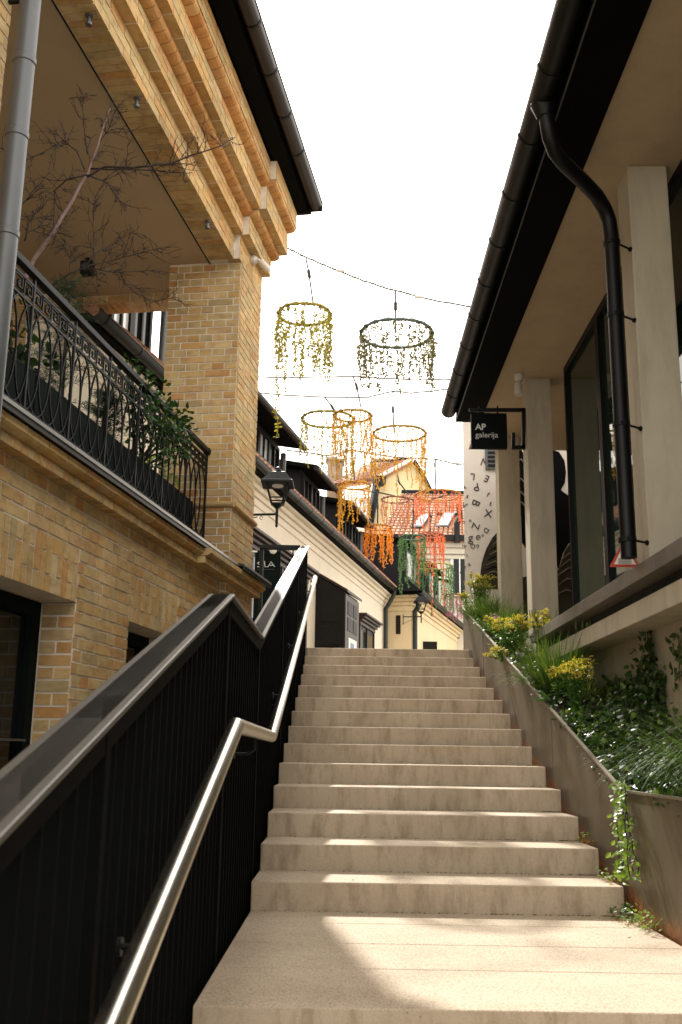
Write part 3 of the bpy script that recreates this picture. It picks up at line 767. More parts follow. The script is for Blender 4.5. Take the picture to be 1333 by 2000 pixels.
bush('leafy_shrub', FB, [((-.48, -.9, 2.38), .14, .5), ((-.48, -.55, 2.34), .12, .5)], 170, .05, .03, LIME, 'small lime green plant low behind the balcony bars by the pillar', 'shrub', base=(-.48, -.7, 2.27))

# bare tree on the balcony: limbs laid out in space behind and through the opening
tr = empty('bare_tree', Matrix.Translation(atY(88, 505, 6.0)+Vector((0, 0, -.7))), 'leafless young tree with thin reddish twigs on the brick balcony', 'tree')
limbs = [  # (pixels, start depth, end depth, r0, r1)
    ([(40, 560), (66, 508), (105, 452), (145, 383), (172, 338), (190, 285), (205, 240), (216, 212)], 5.9, 6.3, .020, .006),
    ([(170, 345), (205, 325), (260, 328), (335, 318), (385, 300), (430, 285), (460, 268)], 6.1, 6.25, .009, .003),
    ([(178, 330), (225, 330), (290, 332), (350, 338), (376, 337)], 6.15, 6.0, .007, .002),
    ([(170, 340), (130, 352), (108, 370), (106, 420), (104, 460)], 6.1, 6.3, .006, .003),
    ([(165, 330), (150, 295), (128, 276), (90, 295), (55, 312), (28, 320)], 6.1, 5.8, .006, .002),
    ([(178, 345), (212, 358), (228, 385), (248, 405)], 6.1, 6.4, .006, .002),
    ([(172, 300), (165, 250), (162, 210), (150, 180)], 6.2, 6.5, .006, .002),
    ([(190, 285), (215, 250), (225, 215), (238, 235)], 6.3, 6.1, .004, .0015),
    ([(100, 560), (140, 533), (168, 520), (205, 512), (260, 498), (325, 480)], 6.6, 6.9, .008, .002),
    ([(168, 520), (185, 495), (225, 475), (258, 455), (285, 460)], 6.65, 6.9, .005, .0015),
    ([(168, 522), (210, 530), (250, 532), (316, 526)], 6.65, 6.8, .005, .0015),
    ([(235, 531), (245, 555), (270, 575), (300, 588), (352, 580)], 6.75, 7.0, .004, .0015),
    ([(183, 520), (183, 470), (182, 430), (183, 385)], 6.6, 6.5, .003, .001),
    ([(135, 535), (137, 505), (128, 485), (118, 470)], 6.6, 6.7, .004, .0015),
    ([(30, 415), (60, 380), (88, 335)], 5.9, 6.0, .004, .0015),
    ([(48, 470), (58, 435), (68, 410)], 5.9, 6.0, .006, .002),
    ([(50, 455), (90, 440), (145, 425)], 5.9, 6.1, .003, .001),
    ([(188, 525), (190, 555), (196, 600)], 6.7, 6.7, .003, .001)]
for li, (pp, d0, d1, r0, r1) in enumerate(limbs):
    pts = []
    for i, (u, v) in enumerate(pp):
        f = i/(len(pp)-1); pts.append(atY(u, v, d0+(d1-d0)*f+.04*math.sin(i*2.1+li)))
    fine = []
    for a, c in zip(pts, pts[1:]):
        for k in range(3): fine.append(a.lerp(c, k/3)+rv()*.004)
    fine.append(pts[-1])
    rr = [(.95 if li else .85)*(r0+(r1-r0)*i/(len(fine)-1)) for i in range(len(fine))]
    MB().tube(fine, rr, 6).build('trunk' if li == 0 else 'branch', BARKP if li == 0 else BARK, tr, smooth=True)
    tw = MB()
    for k in range(int(len(fine)*(1.15 if li else .6))):
        i = random.randrange(len(fine)//4, len(fine)-1); p = fine[i]; ax = (fine[i+1]-fine[i]).normalized()
        d = (ax*.9+rv()*.9+Vector((0, 0, .25))).normalized(); L = random.uniform(.06, .24); q = [p]
        for s_ in range(4):
            q.append(q[-1]+d*L/4); d = (d+rv()*.35).normalized()
        tw.tube(q, [.0032, .0026, .0021, .0017, .0012], 4)
        for s_ in (1, 2, 3):
            if random.random() < .7:
                d2 = (d+rv()*.9).normalized(); tw.tube([q[s_], q[s_]+d2*L*.3, q[s_]+(d2+rv()*.3)*L*.5], [.0024, .002, .0014], 3)
            bdir = rv(); tw.tube([q[s_], q[s_]+bdir*.014], [.0038, .0013], 4)
    tw.build('twigs', BARK, tr, kind='stuff')

# ------------------------------------------------------------------ gallery on the right
ga = empty('gallery_building', Matrix.Translation((2, 8, -.8)), 'beige gallery building with slim columns, deep dark eaves and large windows', 'building')
ZS = 3.68
def gb(name, m, *bx, bevel=0, par=None): 
    return MB().box(*bx).build(name, m, par or ga, bevel=bevel)
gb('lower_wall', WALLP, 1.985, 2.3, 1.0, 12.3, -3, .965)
gb('beam', PLAST, 1.76, 2.3, 1.0, 9.46, .80, .925, bevel=.004)
gb('recess', BLK, 1.84, 2.3, 1.0, 9.46, .927, 1.018)  # back coloured black for the shade in the gap under the sill
for a, b in ((1.0, 3.3), (3.303, 5.6), (5.603, 7.9), (7.903, 9.46)):
    gb('window_sill', LEDG, 1.715, 2.2, a, b, 1.02, 1.112, bevel=.003)
gb('plinth', PLAST, 1.76, 2.2, 9.463, 12.6, -2, 1.112)
gb('gallery_floor', PAVE, 2.2, 7, 1, 12.6, .9, 1.10)
for y, w0 in ((5.78, .25), (9.54, .25), (11.46, .25), (2.0, .25)):
    x0 = 1.75 if y != 11.46 else 1.752
    gb('column', PLAST, x0, x0+w0, y, y+w0, 1.113, ZS-.001, bevel=.006)
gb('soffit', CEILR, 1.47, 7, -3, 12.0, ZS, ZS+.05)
gb('eaves_board', FASC, 1.19, 1.469, -3, 10.86, ZS-.03, ZS+.02)
gb('fascia', FASC, 1.195, 1.23, -3, 10.86, ZS+.022, ZS+.16)
gb('eaves_edge', PIPEG, 1.184, 1.192, -3, 10.87, ZS-.035, ZS-.028)
MB().add([(1.1, -3, 3.86), (1.1, 10.9, 3.86), (1.1, 10.9, 3.80), (1.1, -3, 3.80), (6, -3, 6.1), (6, 10.9, 6.1), (6, 10.9, 3.80), (6, -3, 3.80)],
         [(0, 1, 5, 4), (0, 3, 2, 1), (1, 2, 6, 5), (0, 4, 7, 3), (3, 7, 6, 2)]).build('roof', mat('gallery_roof_tile', (.40, .31, .24), .85, var=.3, bump=.3), ga, fix=True)
gut = gutter(ga, I4, 1.115, 3.79, .083, -3, 10.88, GUTK)
clips(ga, I4, 1.115, 3.79, .083, [1.0+.66*k for k in range(15)], GUTK, 1.195)
MB().lathe([(.083, 0), (.083, .012)], (1.115, 10.88, 3.79), 16, Y3).build('gutter_end_cap', GUTK, ga)
# downpipe with its swan neck
pp = [(1.13, 5.25, 3.72), (1.135, 5.25, 3.62), (1.15, 5.27, 3.54), (1.19, 5.32, 3.475), (1.25, 5.38, 3.44), (1.40, 5.52, 3.40), (1.50, 5.62, 3.37), (1.565, 5.69, 3.325), (1.598, 5.715, 3.25), (1.608, 5.72, 3.15), (1.61, 5.72, 1.9), (1.613, 5.72, 1.115)]
dpg = MB().tube(pp, .046, 18).build('downpipe', GUTK, ga, smooth=40)
MB().lathe([(.05, -.05), (.085, .03), (.085, .04)], (1.125, 5.25, 3.70), 14).build('outlet', GUTK, dpg, smooth=40)
for z in (3.1, 2.62, 1.92, 1.22):
    c = MB().lathe([(.047, -.016), (.052, -.014), (.052, .014), (.047, .016)], (1.609, 5.72, z), 18)
    c.tube([(1.655, 5.73, z), (1.752, 5.80, z)], .007, 6); c.lathe([(.016, 0), (.016, .01)], (1.74, 5.79, z), 8, Vector((.8, .6, 0)))
    c.tube([(1.60, 5.672, z), (1.60, 5.655, z)], .008, 6)
    c.build('pipe_clamp', BLK, dpg)
# glazing
GX, GY = 2.09, 9.26
def gwin(t0, t1):
    wo = MB()
    wo.box(GX-.02, GX+.05, t0, t1, ZS-.075, ZS-.002); wo.box(GX-.02, GX+.05, t0, t1, 1.113, 1.17)
    wo.box(GX-.021, GX+.05, t0, t0+.05, 1.17, ZS-.075); wo.box(GX-.021, GX+.05, t1-.05, t1, 1.17, ZS-.075)
    o = wo.build('window', BLK, ga); MB().box(GX+.01, GX+.022, t0+.05, t1-.05, 1.17, ZS-.075).build('pane', GLAST, o)
for a, b in ((7.98, GY), (5.3, 7.976), (2.6, 5.296), (0, 2.596)): gwin(a, b)
we = MB(); we.box(GX+.05, 4.0, GY-.06, GY, ZS-.075, ZS-.002); we.box(GX+.05, 4.0, GY-.06, GY, 1.113, 1.17)
o = we.build('window', BLK, ga); MB().box(GX+.06, 4.0, GY-.035, GY-.025, 1.17, ZS-.075).build('pane', GLAST, o)
gb('inner_wall', INTER, 4.5, 4.7, -1, 12, 1.1, ZS); gb('inner_floor', INTER, 2.2, 4.5, -1, 9.2, 1.101, 1.11)
gb('porch_wall', CEILR, 3.05, 3.2, 9.5, 12.6, 1.11, ZS-.001)
gb('end_wall', WALLP, 2.0, 7, .8, 1.0, -3, ZS)

# neighbouring house that carries the mural
nb_ = empty('mural_house', Matrix.Translation((3, 13, 1.1)), 'white house whose end wall carries scattered printed letters', 'building')
MB().prism([(1.475, 12.62, 1.0), (7, 12.62, 1.0), (7, 21, 1.0), (4.1, 21, 1.0)], (0, 0, 3.55)).build('wall', MURW, nb_, fix=True)
MB().add([(1.27, 12.35, 4.56), (4.0, 21.2, 4.56), (4.0, 21.2, 4.68), (1.27, 12.35, 4.68), (7.5, 12.35, 7.6), (7.5, 21.2, 7.6), (7.5, 21.2, 4.56), (7.5, 12.35, 4.56)],
         [(0, 1, 2, 3), (3, 2, 5, 4), (0, 3, 4, 7), (1, 6, 5, 2), (0, 7, 6, 1)]).build('roof', GUTB, nb_, fix=True)
vn = MB(); vn.box(1.76, 1.93, 12.585, 12.618, 3.60, 3.98); vo = vn.build('vent', PIPEG, nb_)
for k in range(6): MB().box(1.79, 1.93, 12.575, 12.584, 3.63+k*.058, 3.66+k*.058).build('slat', BLK, vo)
mu = empty('mural', Matrix.Translation((2.1, 12.615, 1.2)), 'printed wall picture of a dark seated figure with scattered letters', 'mural')
MY = 12.612
def flat(pts, m, name, y=MY):
    P = [atY(u, v, y) for u, v in pts]
    return MB().prism(P, (0, .005, 0)).build(name, m, mu, fix=True)
flat([(1060, 890), (1075, 878), (1092, 882), (1103, 900), (1106, 922), (1104, 942), (1096, 957), (1108, 966), (1128, 978), (1150, 1010), (1150, 1080), (1112, 1060), (1100, 1080), (1092, 1110), (1060, 1115), (1020, 1060), (1018, 1000)], PRINTK, 'dark_figure')
flat([(1092, 1112), (1104, 1075), (1122, 1052), (1150, 1040), (1150, 1200), (1010, 1215), (1010, 1130)], PRINTG, 'denim_leg', MY+.003)
for (a, b, c) in (((1098, 1092), (1116, 1078), (1130, 1076)), ((1094, 1108), (1112, 1094), (1130, 1088)), ((1090, 1124), (1110, 1110), (1130, 1108)), ((1092, 1142), (1108, 1130), (1130, 1132)), ((1090, 1160), (1106, 1152), (1128, 1158))):
    P = [atY(*q, MY-.003) for q in (a, b, c)]; MB().tube(P, [.006, .011, .004], 6).build('print_fold', PRINTH, mu)
flat([(1010, 880), (1019, 878), (1030, 900), (1030, 1010), (1015, 1008), (1008, 950)], PRINTK, 'dark_sleeve')
for v in (902, 940, 966, 985): MB().tube([atY(1010, v, MY-.003), atY(1018, v-5, MY-.003), atY(1028, v+5, MY-.003)], .012, 6).build('print_fold', PRINTH, mu)
flat([(975, 1036), (983, 1022), (990, 1010), (990, 1150), (944, 1150), (938, 1128), (941, 1100), (950, 1072), (962, 1050)], PRINTG, 'denim_sleeve')
for k in range(9):
    v = 1048+k*10; x0 = 966-k*3.2
    MB().tube([atY(x0, v+6, MY-.002), atY((x0+985)/2, v-2, MY-.002), atY(986, v+5, MY-.002)], [.004, .010, .004], 6).build('print_fold', PRINTH if k % 2 else PRINTK, mu)
LET = [('M', 944, 902, 26, 20), ('L', 924, 932, 24, 185), ('E', 951, 936, 24, 205), ('P', 932, 951, 28, 170), ('h', 908, 955, 17, 130), ('s', 917, 966, 15, 20), ('f', 957, 965, 18, 25),
       ('B', 931, 981, 27, 115), ('t', 962, 981, 17, 20), ('V', 908, 985, 20, 25), ('X', 951, 1002, 27, 10), ('l', 906, 1002, 12, 30), ('n', 922, 1013, 13, 15), ('Z', 931, 1026, 25, 110),
       ('p', 911, 1023, 14, 100), ('g', 919, 1050, 29, 0), ('e', 935, 1047, 26, 30), ('D', 953, 1037, 17, 120), ('=', 947, 1045, 13, 60), ('w', 908, 1062, 15, 15), ('n', 937, 1064, 17, 40), ('D', 927, 1067, 16, 90),
       ('v', 916, 1080, 11, 10), ('x', 912, 1103, 12, 20), ('w', 922, 1101, 12, 60), ('L', 925, 1118, 14, 30), ('E', 904, 1114, 15, 20), ('y', 906, 1090, 9, 15)]
for ch, u, v, s_, a in LET:
    p = atY(u, v, MY+.002); M = Matrix.Translation(p) @ Matrix.Rotation(R(90), 4, 'X') @ Matrix.Rotation(R(-a), 4, 'Z') @ Matrix.Translation((-.03, -.05, 0))
    text(ch, s_*.82*12.9/F_PX, PRINTL, 'letter', mu, M, .002)

# hanging gallery sign
SY = 9.60
sg = empty('gallery_sign', Matrix.Translation((1.5, SY, 2.93)), 'square black AP galerija sign hanging from an angular bracket on a column', 'sign')
def spt(u, v): return atY(u, v, SY)
brk = MB(); s_ = .034
P = [spt(920, 801), spt(1023, 801), spt(1023, 874), spt(1003, 874), spt(1003, 849)]
for a, b in zip(P, P[1:]):
    d = (b-a).normalized(); brk.bar(a-d*s_/2, b+d*s_/2, .034, s_, Vector((0, 1, 0)).cross(d))
brk.build('bracket', BLK, sg)
a, b = spt(920, 808), spt(991, 877)
MB().box(a.x, b.x, SY-.03, SY+.03, b.z, a.z).build('board', SIGNK, sg, bevel=.003)
for u in (937, 972): MB().box(spt(u, 800).x-.006, spt(u, 800).x+.006, SY-.012, SY+.012, a.z-.01, spt(u, 797).z+.02).build('hanger', BLK, sg)
RXM = Matrix.Rotation(R(90), 4, 'X')
for s_, u, v, sz in (('AP', 929, 839, .088), ('galerija', 929, 854, .080)):
    p = atY(u, v, SY-.033); o = text(s_, sz, SIGNW, 'lettering', sg, Matrix.Translation(p) @ RXM, .002, bold=.0022 if s_ == 'AP' else 0)

# white spot at the column top
p = atY(1014, 735, 9.45)
so = empty('ceiling_spot', Matrix.Translation(p), 'small white spotlight under the gallery soffit at the column top', 'spotlight')
MB().lathe([(.045, 0), (.045, -.05), (.03, -.07)], (p.x, p.y, ZS-.001), 16).build('base', WHITEPL, so, smooth=40)
MB().tube([(p.x, p.y, ZS-.06), (p.x-.01, p.y, ZS-.12)], .014, 8).build('joint', WHITEPL, so)
MB().lathe([(.04, 0), (.042, .01), (.036, .12), (.03, .13)], (p.x-.012, p.y-.02, ZS-.22), 16, Vector((0, .15, 1)).normalized()).build('head', WHITEPL, so, smooth=40)
p = atY(1104, 832, 12.6)
MB().box(p.x-.08, p.x+.08, 12.54, 12.61, p.z-.11, p.z+.11).build('wall_box', BLK, None, label='small dark box on the porch wall above the dark figure', cat='wall box')
# triangular warning sign leaning inside the sill
wp = [atY(1217, 1088, 5.95), atY(1243, 1109, 5.95), atY(1217, 1121, 5.95)]
cen = (wp[0]+wp[1]+wp[2])/3
wsn = empty('warning_sign', Matrix.Translation(cen), 'red and white triangular warning sign leaning behind the window sill beside the pipe', 'sign')
A = Vector((1.668, 6.02, 1.285)); Bq = Vector((1.76, 6.02, 1.115)); Cq = Vector((1.576, 6.02, 1.115))
def tri(A, B, C, m, name, y, par):
    return MB().prism([Vector((q.x, y, q.z)) for q in (A, B, C)], (0, .004, 0)).build(name, m, par, fix=True)
tri(A, Bq, Cq, REDP, 'red_border', 6.01, wsn)
c3 = (A+Bq+Cq)/3; sc = lambda q, f: c3+(q-c3)*f
tri(sc(A, .72), sc(Bq, .72), sc(Cq, .72), WHITEP, 'white_panel', 6.005, wsn)
for k in range(3):
    z = 1.138+k*.012; MB().tube([(1.625+i*.01, 6.002, z+.003*(-1)**i) for i in range(9)], .002, 4).build('wave_mark', SIGNK, wsn)
MB().tube([(1.65, 6.002, 1.19), (1.675, 6.002, 1.18), (1.69, 6.002, 1.185)], .005, 5).build('wave_mark', SIGNK, wsn)

# ------------------------------------------------------------------ planting
def blade(b, p, d, L, wd, droop, n=5):
    q = p.copy(); side = d.cross(Vector((0, 0, 1)))
    if side.length < .05: side = rv()
    side.normalize(); vs = []; d = d.normalized()
    for i in range(n+1):
        f = i/n; wv = wd*(1-f**1.6)*.5
        if i < n: vs += [q-side*wv, q+side*wv]
        else: vs.append(q)
        q = q+d*(L/n); d = (d+Vector((0, 0, -droop/n*(1+f)))).normalized()
    fs = [(2*i, 2*i+1, 2*i+3, 2*i+2) for i in range(n-1)]+[(2*n-2, 2*n-1, 2*n)]
    b.add(vs, fs)
def grass(base, n, L, wd, droop, lean, m, label, spread=.12, seeds=0, xlim=(PX-.25, PB+.02)):
    e = empty('grass_tuft', Matrix.Translation(base), label, 'grass', 'grass tufts in the planter'); b = MB(); sb = MB()
    for k in range(n):
        a = random.uniform(0, 6.28); r = spread*random.random()**.6; p = Vector(base)+Vector((math.cos(a)*r*.7, math.sin(a)*r, 0))
        d = Vector((math.cos(a)*.55, math.sin(a)*.55, 1))+rv()*.28+Vector(lean)
        blade(b, p, d, L*random.uniform(.55, 1.1), wd, droop*random.uniform(.5, 1.3))
    for k in range(seeds):
        a = random.uniform(0, 6.28); p = Vector(base)+Vector((math.cos(a)*.05, math.sin(a)*.08, 0)); d = Vector((random.uniform(-.3, .35), random.uniform(-.5, .2), 1)).normalized()
        q = [p, p+d*L*.8, p+d*L*1.35+Vector((.02, -.03, -.01))]; sb.tube(q, [.0016, .0013, .001], 4)
        sb.tube([q[2], q[2]+d*.02, q[2]+d*.05, q[2]+d*.075], [.002, .006, .006, .002], 6)
    b.build('blades', m, e)
    if seeds: sb.build('seed_heads', GRASSY, e)
    return e
def sv(x, y, dz=0): return Vector((x, y, soilz(y)+dz))
grass(sv(1.55, 11.75), 420, .5, .006, 1.2, (-.3, -.35, 0), GRASS, 'long dark grass tuft spilling at the top end of the trough', .22)
grass(sv(1.72, 11.2), 280, .45, .006, 1.0, (-.2, -.4, 0), GRASS, 'grass tuft below the second yellow bloom, near the trough top', .2)
grass(sv(1.60, 10.55), 320, .44, .006, 1.2, (-.3, -.3, 0), GRASS, 'arching grass tuft around the purple flowers', .2)
grass(sv(1.80, 11.9), 170, .40, .004, .5, (0, -.1, 0), GRASSY, 'upright pale grass in front of the far column', .14)
grass(sv(1.72, 9.0), 150, .34, .004, .4, (0, -.1, 0), GRASSY, 'thin pale grass at the foot of the middle column', .14, 6)
grass(sv(1.62, 7.95), 420, .58, .0075, .55, (-.05, -.2, 0), GRASS, 'bright green upright grass tuft in the middle of the trough', .2)
grass(sv(1.52, 8.1), 160, .40, .007, 1.5, (-.6, -.2, 0), GRASS, 'grass tuft drooping over the trough rim', .16)
grass(sv(1.80, 7.7), 150, .40, .004, .8, (.15, -.25, 0), GRASSY, 'pale grass with furry seed heads against the beige beam', .14, 9)
grass(sv(1.68, 4.74, .12), 420, .60, .0075, 1.5, (-.75, -.1, .1), GRASS, 'long pale grass drooping over the trough at the picture edge', .16)

def umbel(base, h, r, n, label, lean=(0, 0, 0), name='yellow_spurge', m=YELF, dots=26, leaves=True):
    e = empty(name, Matrix.Translation(base), label, 'flowering plant', 'flowering plants in the planter'); b = MB(); sb = MB(); lb = MB(); base = Vector(base)
    for k in range(n):
        a = random.uniform(0, 6.28); rr = r*random.random()**.5
        top = base+Vector((math.cos(a)*rr, math.sin(a)*rr*1.2, h*random.uniform(.75, 1.1)))+Vector(lean)*random.uniform(.6, 1.2)
        mid = (base+top)/2+rv()*.03; sb.tube([base+rv()*.03, mid, top], [.004, .0035, .003], 4)
        for j in range(dots):
            c = top+Vector((random.gauss(0, .026), random.gauss(0, .026), random.gauss(0, .014))); s_ = random.uniform(.005, .010)
            sb.tube([top-Vector((0, 0, .03)), c], .0009, 3, False)
            d = rv(); 
            for q in range(3): leaf(b, c, (rv()+Vector((0, 0, .4))), rv(), s_*1.8, s_*1.5, .2)
        if leaves:
            for j in range(16):
                p = base.lerp(top, random.uniform(.15, .9)); leaf(lb, p, rv()+Vector((0, 0, .1)), rv()+Vector((0, 0, 1)), random.uniform(.035, .06), .016)
    b.build('flower_heads', m, e, kind='stuff'); sb.build('stems', GREENL, e)
    if leaves: lb.build('foliage', GREENL, e)
umbel(sv(1.58, 12.02), .46, .15, 22, 'yellow spurge crowning the top end of the trough')
umbel(sv(1.47, 12.1), .28, .06, 4, 'loose yellow sprig at the far tip of the trough', (-.06, 0, 0))
umbel(sv(1.55, 9.55), .32, .18, 28, 'big golden spurge leaning over the rim halfway up', (-.05, -.1, 0))
umbel(sv(1.45, 9.2), .15, .08, 6, 'golden spurge hanging outside the rim', (-.09, -.05, -.05))
umbel(sv(1.77, 9.15), .42, .10, 12, 'orange yellow spurge in front of the middle column')
umbel(sv(1.60, 7.25), .34, .12, 17, 'yellow spurge on a bent stem above the broad leaf', (.02, -.05, 0))
umbel(sv(1.52, 7.45), .30, .05, 4, 'small yellow spurge head in the green grass')
for i, (x, y) in enumerate(((1.55, 10.7), (1.63, 10.2), (1.72, 9.9), (1.5, 10.3))):
    umbel(sv(x, y), .22, .06, 3, ('purple flower among the arching grass, uppermost', 'purple flower by the pale stone in the grass', 'lilac flowers beside the middle column foot', 'purple flower close to the trough rim')[i], name='purple_flower', m=PURF, dots=9)
def leafy(name, pts, label, m, L, Wd, keep=60, cat='plant', group=None, down=-.1, stems=None):
    e = empty(name, Matrix.Translation(pts[0][0]), label, cat, group); small = MB()
    tmpl = None; RMi = Matrix.Translation(-pts[0][0])
    order = sorted(range(len(pts)), key=lambda i: pts[i][0].length)
    for rank, i in enumerate(order):
        p, nrm = pts[i]; d = (rv()*.9+Vector((0, -.2, down))+nrm*.3).normalized(); nn = (nrm+rv()*.55).normalized()
        LL = L*random.uniform(.65, 1.2)
        if rank < keep:
            if tmpl is None:
                b = MB(); leaf(b, Vector((0, 0, 0)), Vector((0, 1, 0)), Vector((0, 0, 1)), 1, Wd/L)
                tmpl = bpy.data.meshes.new('leaf'); tmpl.from_pydata([tuple(v) for v in b.v], [], b.f); tmpl.materials.append(m)
            dd = d-nn*d.dot(nn); dd.normalize(); s_ = dd.cross(nn)
            M = Matrix((s_*LL, dd*LL, nn*LL)).transposed().to_4x4(); M.translation = RMi @ p
            o = bpy.data.objects.new('leaf', tmpl); COL.objects.link(o); o.parent = e; o.matrix_basis = M
        else: leaf(small, p, d, nn, LL, Wd*LL/L)
    if small.f: small.build('foliage', m, e, kind='stuff')
    if stems:
        sb = MB()
        for q in stems: sb.tube(q, .003, 5)
        sb.build('stem', BARK, e)
    return e
# ivy carpet over the lower bays
pts = []
for k in range(3600):
    y = random.uniform(2.6 if k % 5 == 0 else 4.4, 7.03); x = PX+.012+random.random()*(PB-PX+.03)
    dome = .06*math.sin(math.pi*min(1, max(0, (x-PX)/(PB-PX))))+.30*max(0, (x-PX-.16)/.5)**1.3
    pts.append((Vector((x, y, soilz(y)+.02+dome*random.uniform(.2, 1.25)+.03*random.random())), Vector((-.25, -.15, 1)).normalized()))
leafy('ivy_carpet', pts, 'dense glossy ivy filling the lower part of the trough', IVYL, .040, .036, 290, 'ivy')
pts = []
for k in range(420):
    y = random.uniform(7.15, 9.6); x = PX+random.random()*(PB-PX)
    pts.append((Vector((x, y, soilz(y)+.02+.08*random.random())), Vector((-.2, -.2, 1)).normalized()))
leafy('leafy_ground_plant', pts, 'dark low leaves around the grasses in the middle bays', IVYL, .05, .04, 60, 'plant')
pts = []
for k in range(420):
    y = random.uniform(9.7, 12.15); x = PX+random.random()*(PB-PX)
    pts.append((Vector((x, y, soilz(y)+.02+.10*random.random())), Vector((-.2, -.2, 1)).normalized()))
leafy('leafy_ground_plant', pts, 'bright green low leaves under the flowers at the trough top', GREENL, .05, .035, 60, 'plant')
# climbing ivy on the wall
def climber(line, n, sp, label, wide=.05):
    P = [atX(u, v, 1.975) for u, v in line]; pts = []; X = Vector((-1, 0, 0))
    for k in range(n):
        f = random.random()*(len(P)-1); i = int(f); p = P[i].lerp(P[i+1], f-i) + Vector((-random.random()*.07, random.gauss(0, sp), random.gauss(0, sp*.7)))
        pts.append((p, (X+rv()*.5).normalized()))
    return leafy('climbing_ivy', pts, label, IVYL, .05, .045, 120, 'ivy', 'ivy climbing the lower wall', -.3, [P, [p+Vector((-.01, .03, 0)) for p in P]])
climber([(1278, 1400), (1283, 1330), (1275, 1270), (1268, 1215)], 130, .045, 'narrow ivy runner climbing highest on the beige wall')
climber([(1215, 1420), (1245, 1360), (1262, 1330), (1290, 1380)], 330, .11, 'wide ivy bush against the wall above the carpet')
climber([(1300, 1390), (1297, 1340), (1294, 1310)], 60, .03, 'short ivy stump right of the tall runner')
climber([(1335, 1330), (1334, 1290), (1333, 1240)], 40, .05, 'ivy leaves hanging at the picture edge on the wall')
climber([(1175, 1372), (1205, 1345), (1230, 1335)], 110, .06, 'ivy spray reaching up beside the trough divider')
# broad leaves over the rim
e = empty('broad_leaf_plant', Matrix.Translation(sv(1.45, 7.3)), 'pale broad leaves folded over the trough rim', 'plant')
for d, L in (((-.9, -.3, .05), .17), ((-.5, -.7, .12), .15), ((-.3, .5, .4), .12)):
    b = MB(); leaf(b, sv(1.45, 7.3, .09), Vector(d), Vector((.2, -.3, 1)), L, L*.48, .12); b.build('leaf', GREENL, e)
# fresh lime vine hanging down the corner
pts = []; stems = []
for k in range(5):
    p = Vector((PX-.005-.01*k, 5.30-.05*k, rimz(5.3)+.03)); q = [p]
    for s_ in range(9):
        q.append(q[-1]+Vector((-.004+random.gauss(0, .006), -.008+random.gauss(0, .02), -.05 if s_ else .0)))
    stems.append(q)
    for a in q[1:]:
        for j in range(4): pts.append((a+Vector((random.uniform(-.035, .008), random.gauss(0, .032), random.gauss(0, .015))), Vector((-.5, -.5, .7)).normalized()))
leafy('hanging_vine', pts, 'fresh lime green vine hanging down the trough corner', LIME, .036, .024, 250, 'vine', None, -.2, stems)
# weeds at the foot of the trough
for i, (x, y, z, n, r) in enumerate(((1.33, 5.12, -HC, 70, .06), (1.36, 4.9, -HC, 60, .08), (1.36, 5.45, -HC+H, 30, .05), (1.37, 6.05, -HC+2*H, 12, .03))):
    lab = ('low weed growing on the landing against the lowest riser', 'pale weed at the rusty trough foot on the landing', 'weed on the lowest tread in the trough corner', 'dry wisp on the second tread in the trough corner')[i]
    pts = [(Vector((x+random.gauss(0, r*.5), y+random.gauss(0, r*1.4), z+.01+abs(random.gauss(0, .035)))), Vector((-.2, -.2, 1)).normalized()) for k in range(n)]
    ee = leafy('weed', pts, lab, LIME if i != 0 else GREENL, .026, .018, 40, 'weed', 'weeds along the trough foot')
    b = MB()
    for k in range(70):
        p = Vector((x+random.gauss(0, r*.5), y+random.gauss(0, r*1.5), z+.002)); blade(b, p, rv()+Vector((0, 0, .15)), random.uniform(.03, .07), .003, .8, 3)
    b.build('dry_blades', DRYL, ee, kind='stuff')

# ------------------------------------------------------------------ cream house with dormers
ch = empty('cream_house', FC, 'long cream plastered house with black gutter and dark dormers', 'building')
GW, GZ = .31, 4.06
MB().box(-.4, 0, -9.9, 7.35, 1.0, 4.0).build('wall', CREAM, ch, FC)
MB().box(-6, -.4, 7.05, 7.35, 1.0, 4.0).build('end_wall', CREAM, ch, FC)
for (w_, z0, z1) in ((.022, 3.62, 3.74), (.05, 3.741, 3.83), (.10, 3.831, 3.91), (.17, 3.911, 3.96)):
    MB().box(-.1, w_, -9.9, 7.36+w_*.3, z0, z1).build('cornice', CREAM, ch, FC, bevel=.012)
MB().box(-.05, .24, -9.9, 7.4, 3.965, 4.03).build('eaves_board', FASC, ch, FC)
gutter(ch, FC, GW-.03, GZ, .075, -9.9, 7.45, GUTK)
clips(ch, FC, GW-.03, GZ, .075, [-9.7+.8*k for k in range(21)], GUTK, .2)
MB().add([(.26, -7.2, 4.08), (.26, 7.45, 4.08), (-3.2, 7.45, 6.9), (-3.2, -7.2, 6.9), (-3.2, 7.45, 4.03), (-3.2, -7.2, 4.03), (.26, 7.45, 4.03), (.26, -7.2, 4.03)],
         [(0, 1, 2, 3), (0, 7, 6, 1), (1, 6, 4, 2), (7, 5, 4, 6), (0, 3, 5, 7)]).build('roof', LEAD, ch, FC, fix=True)
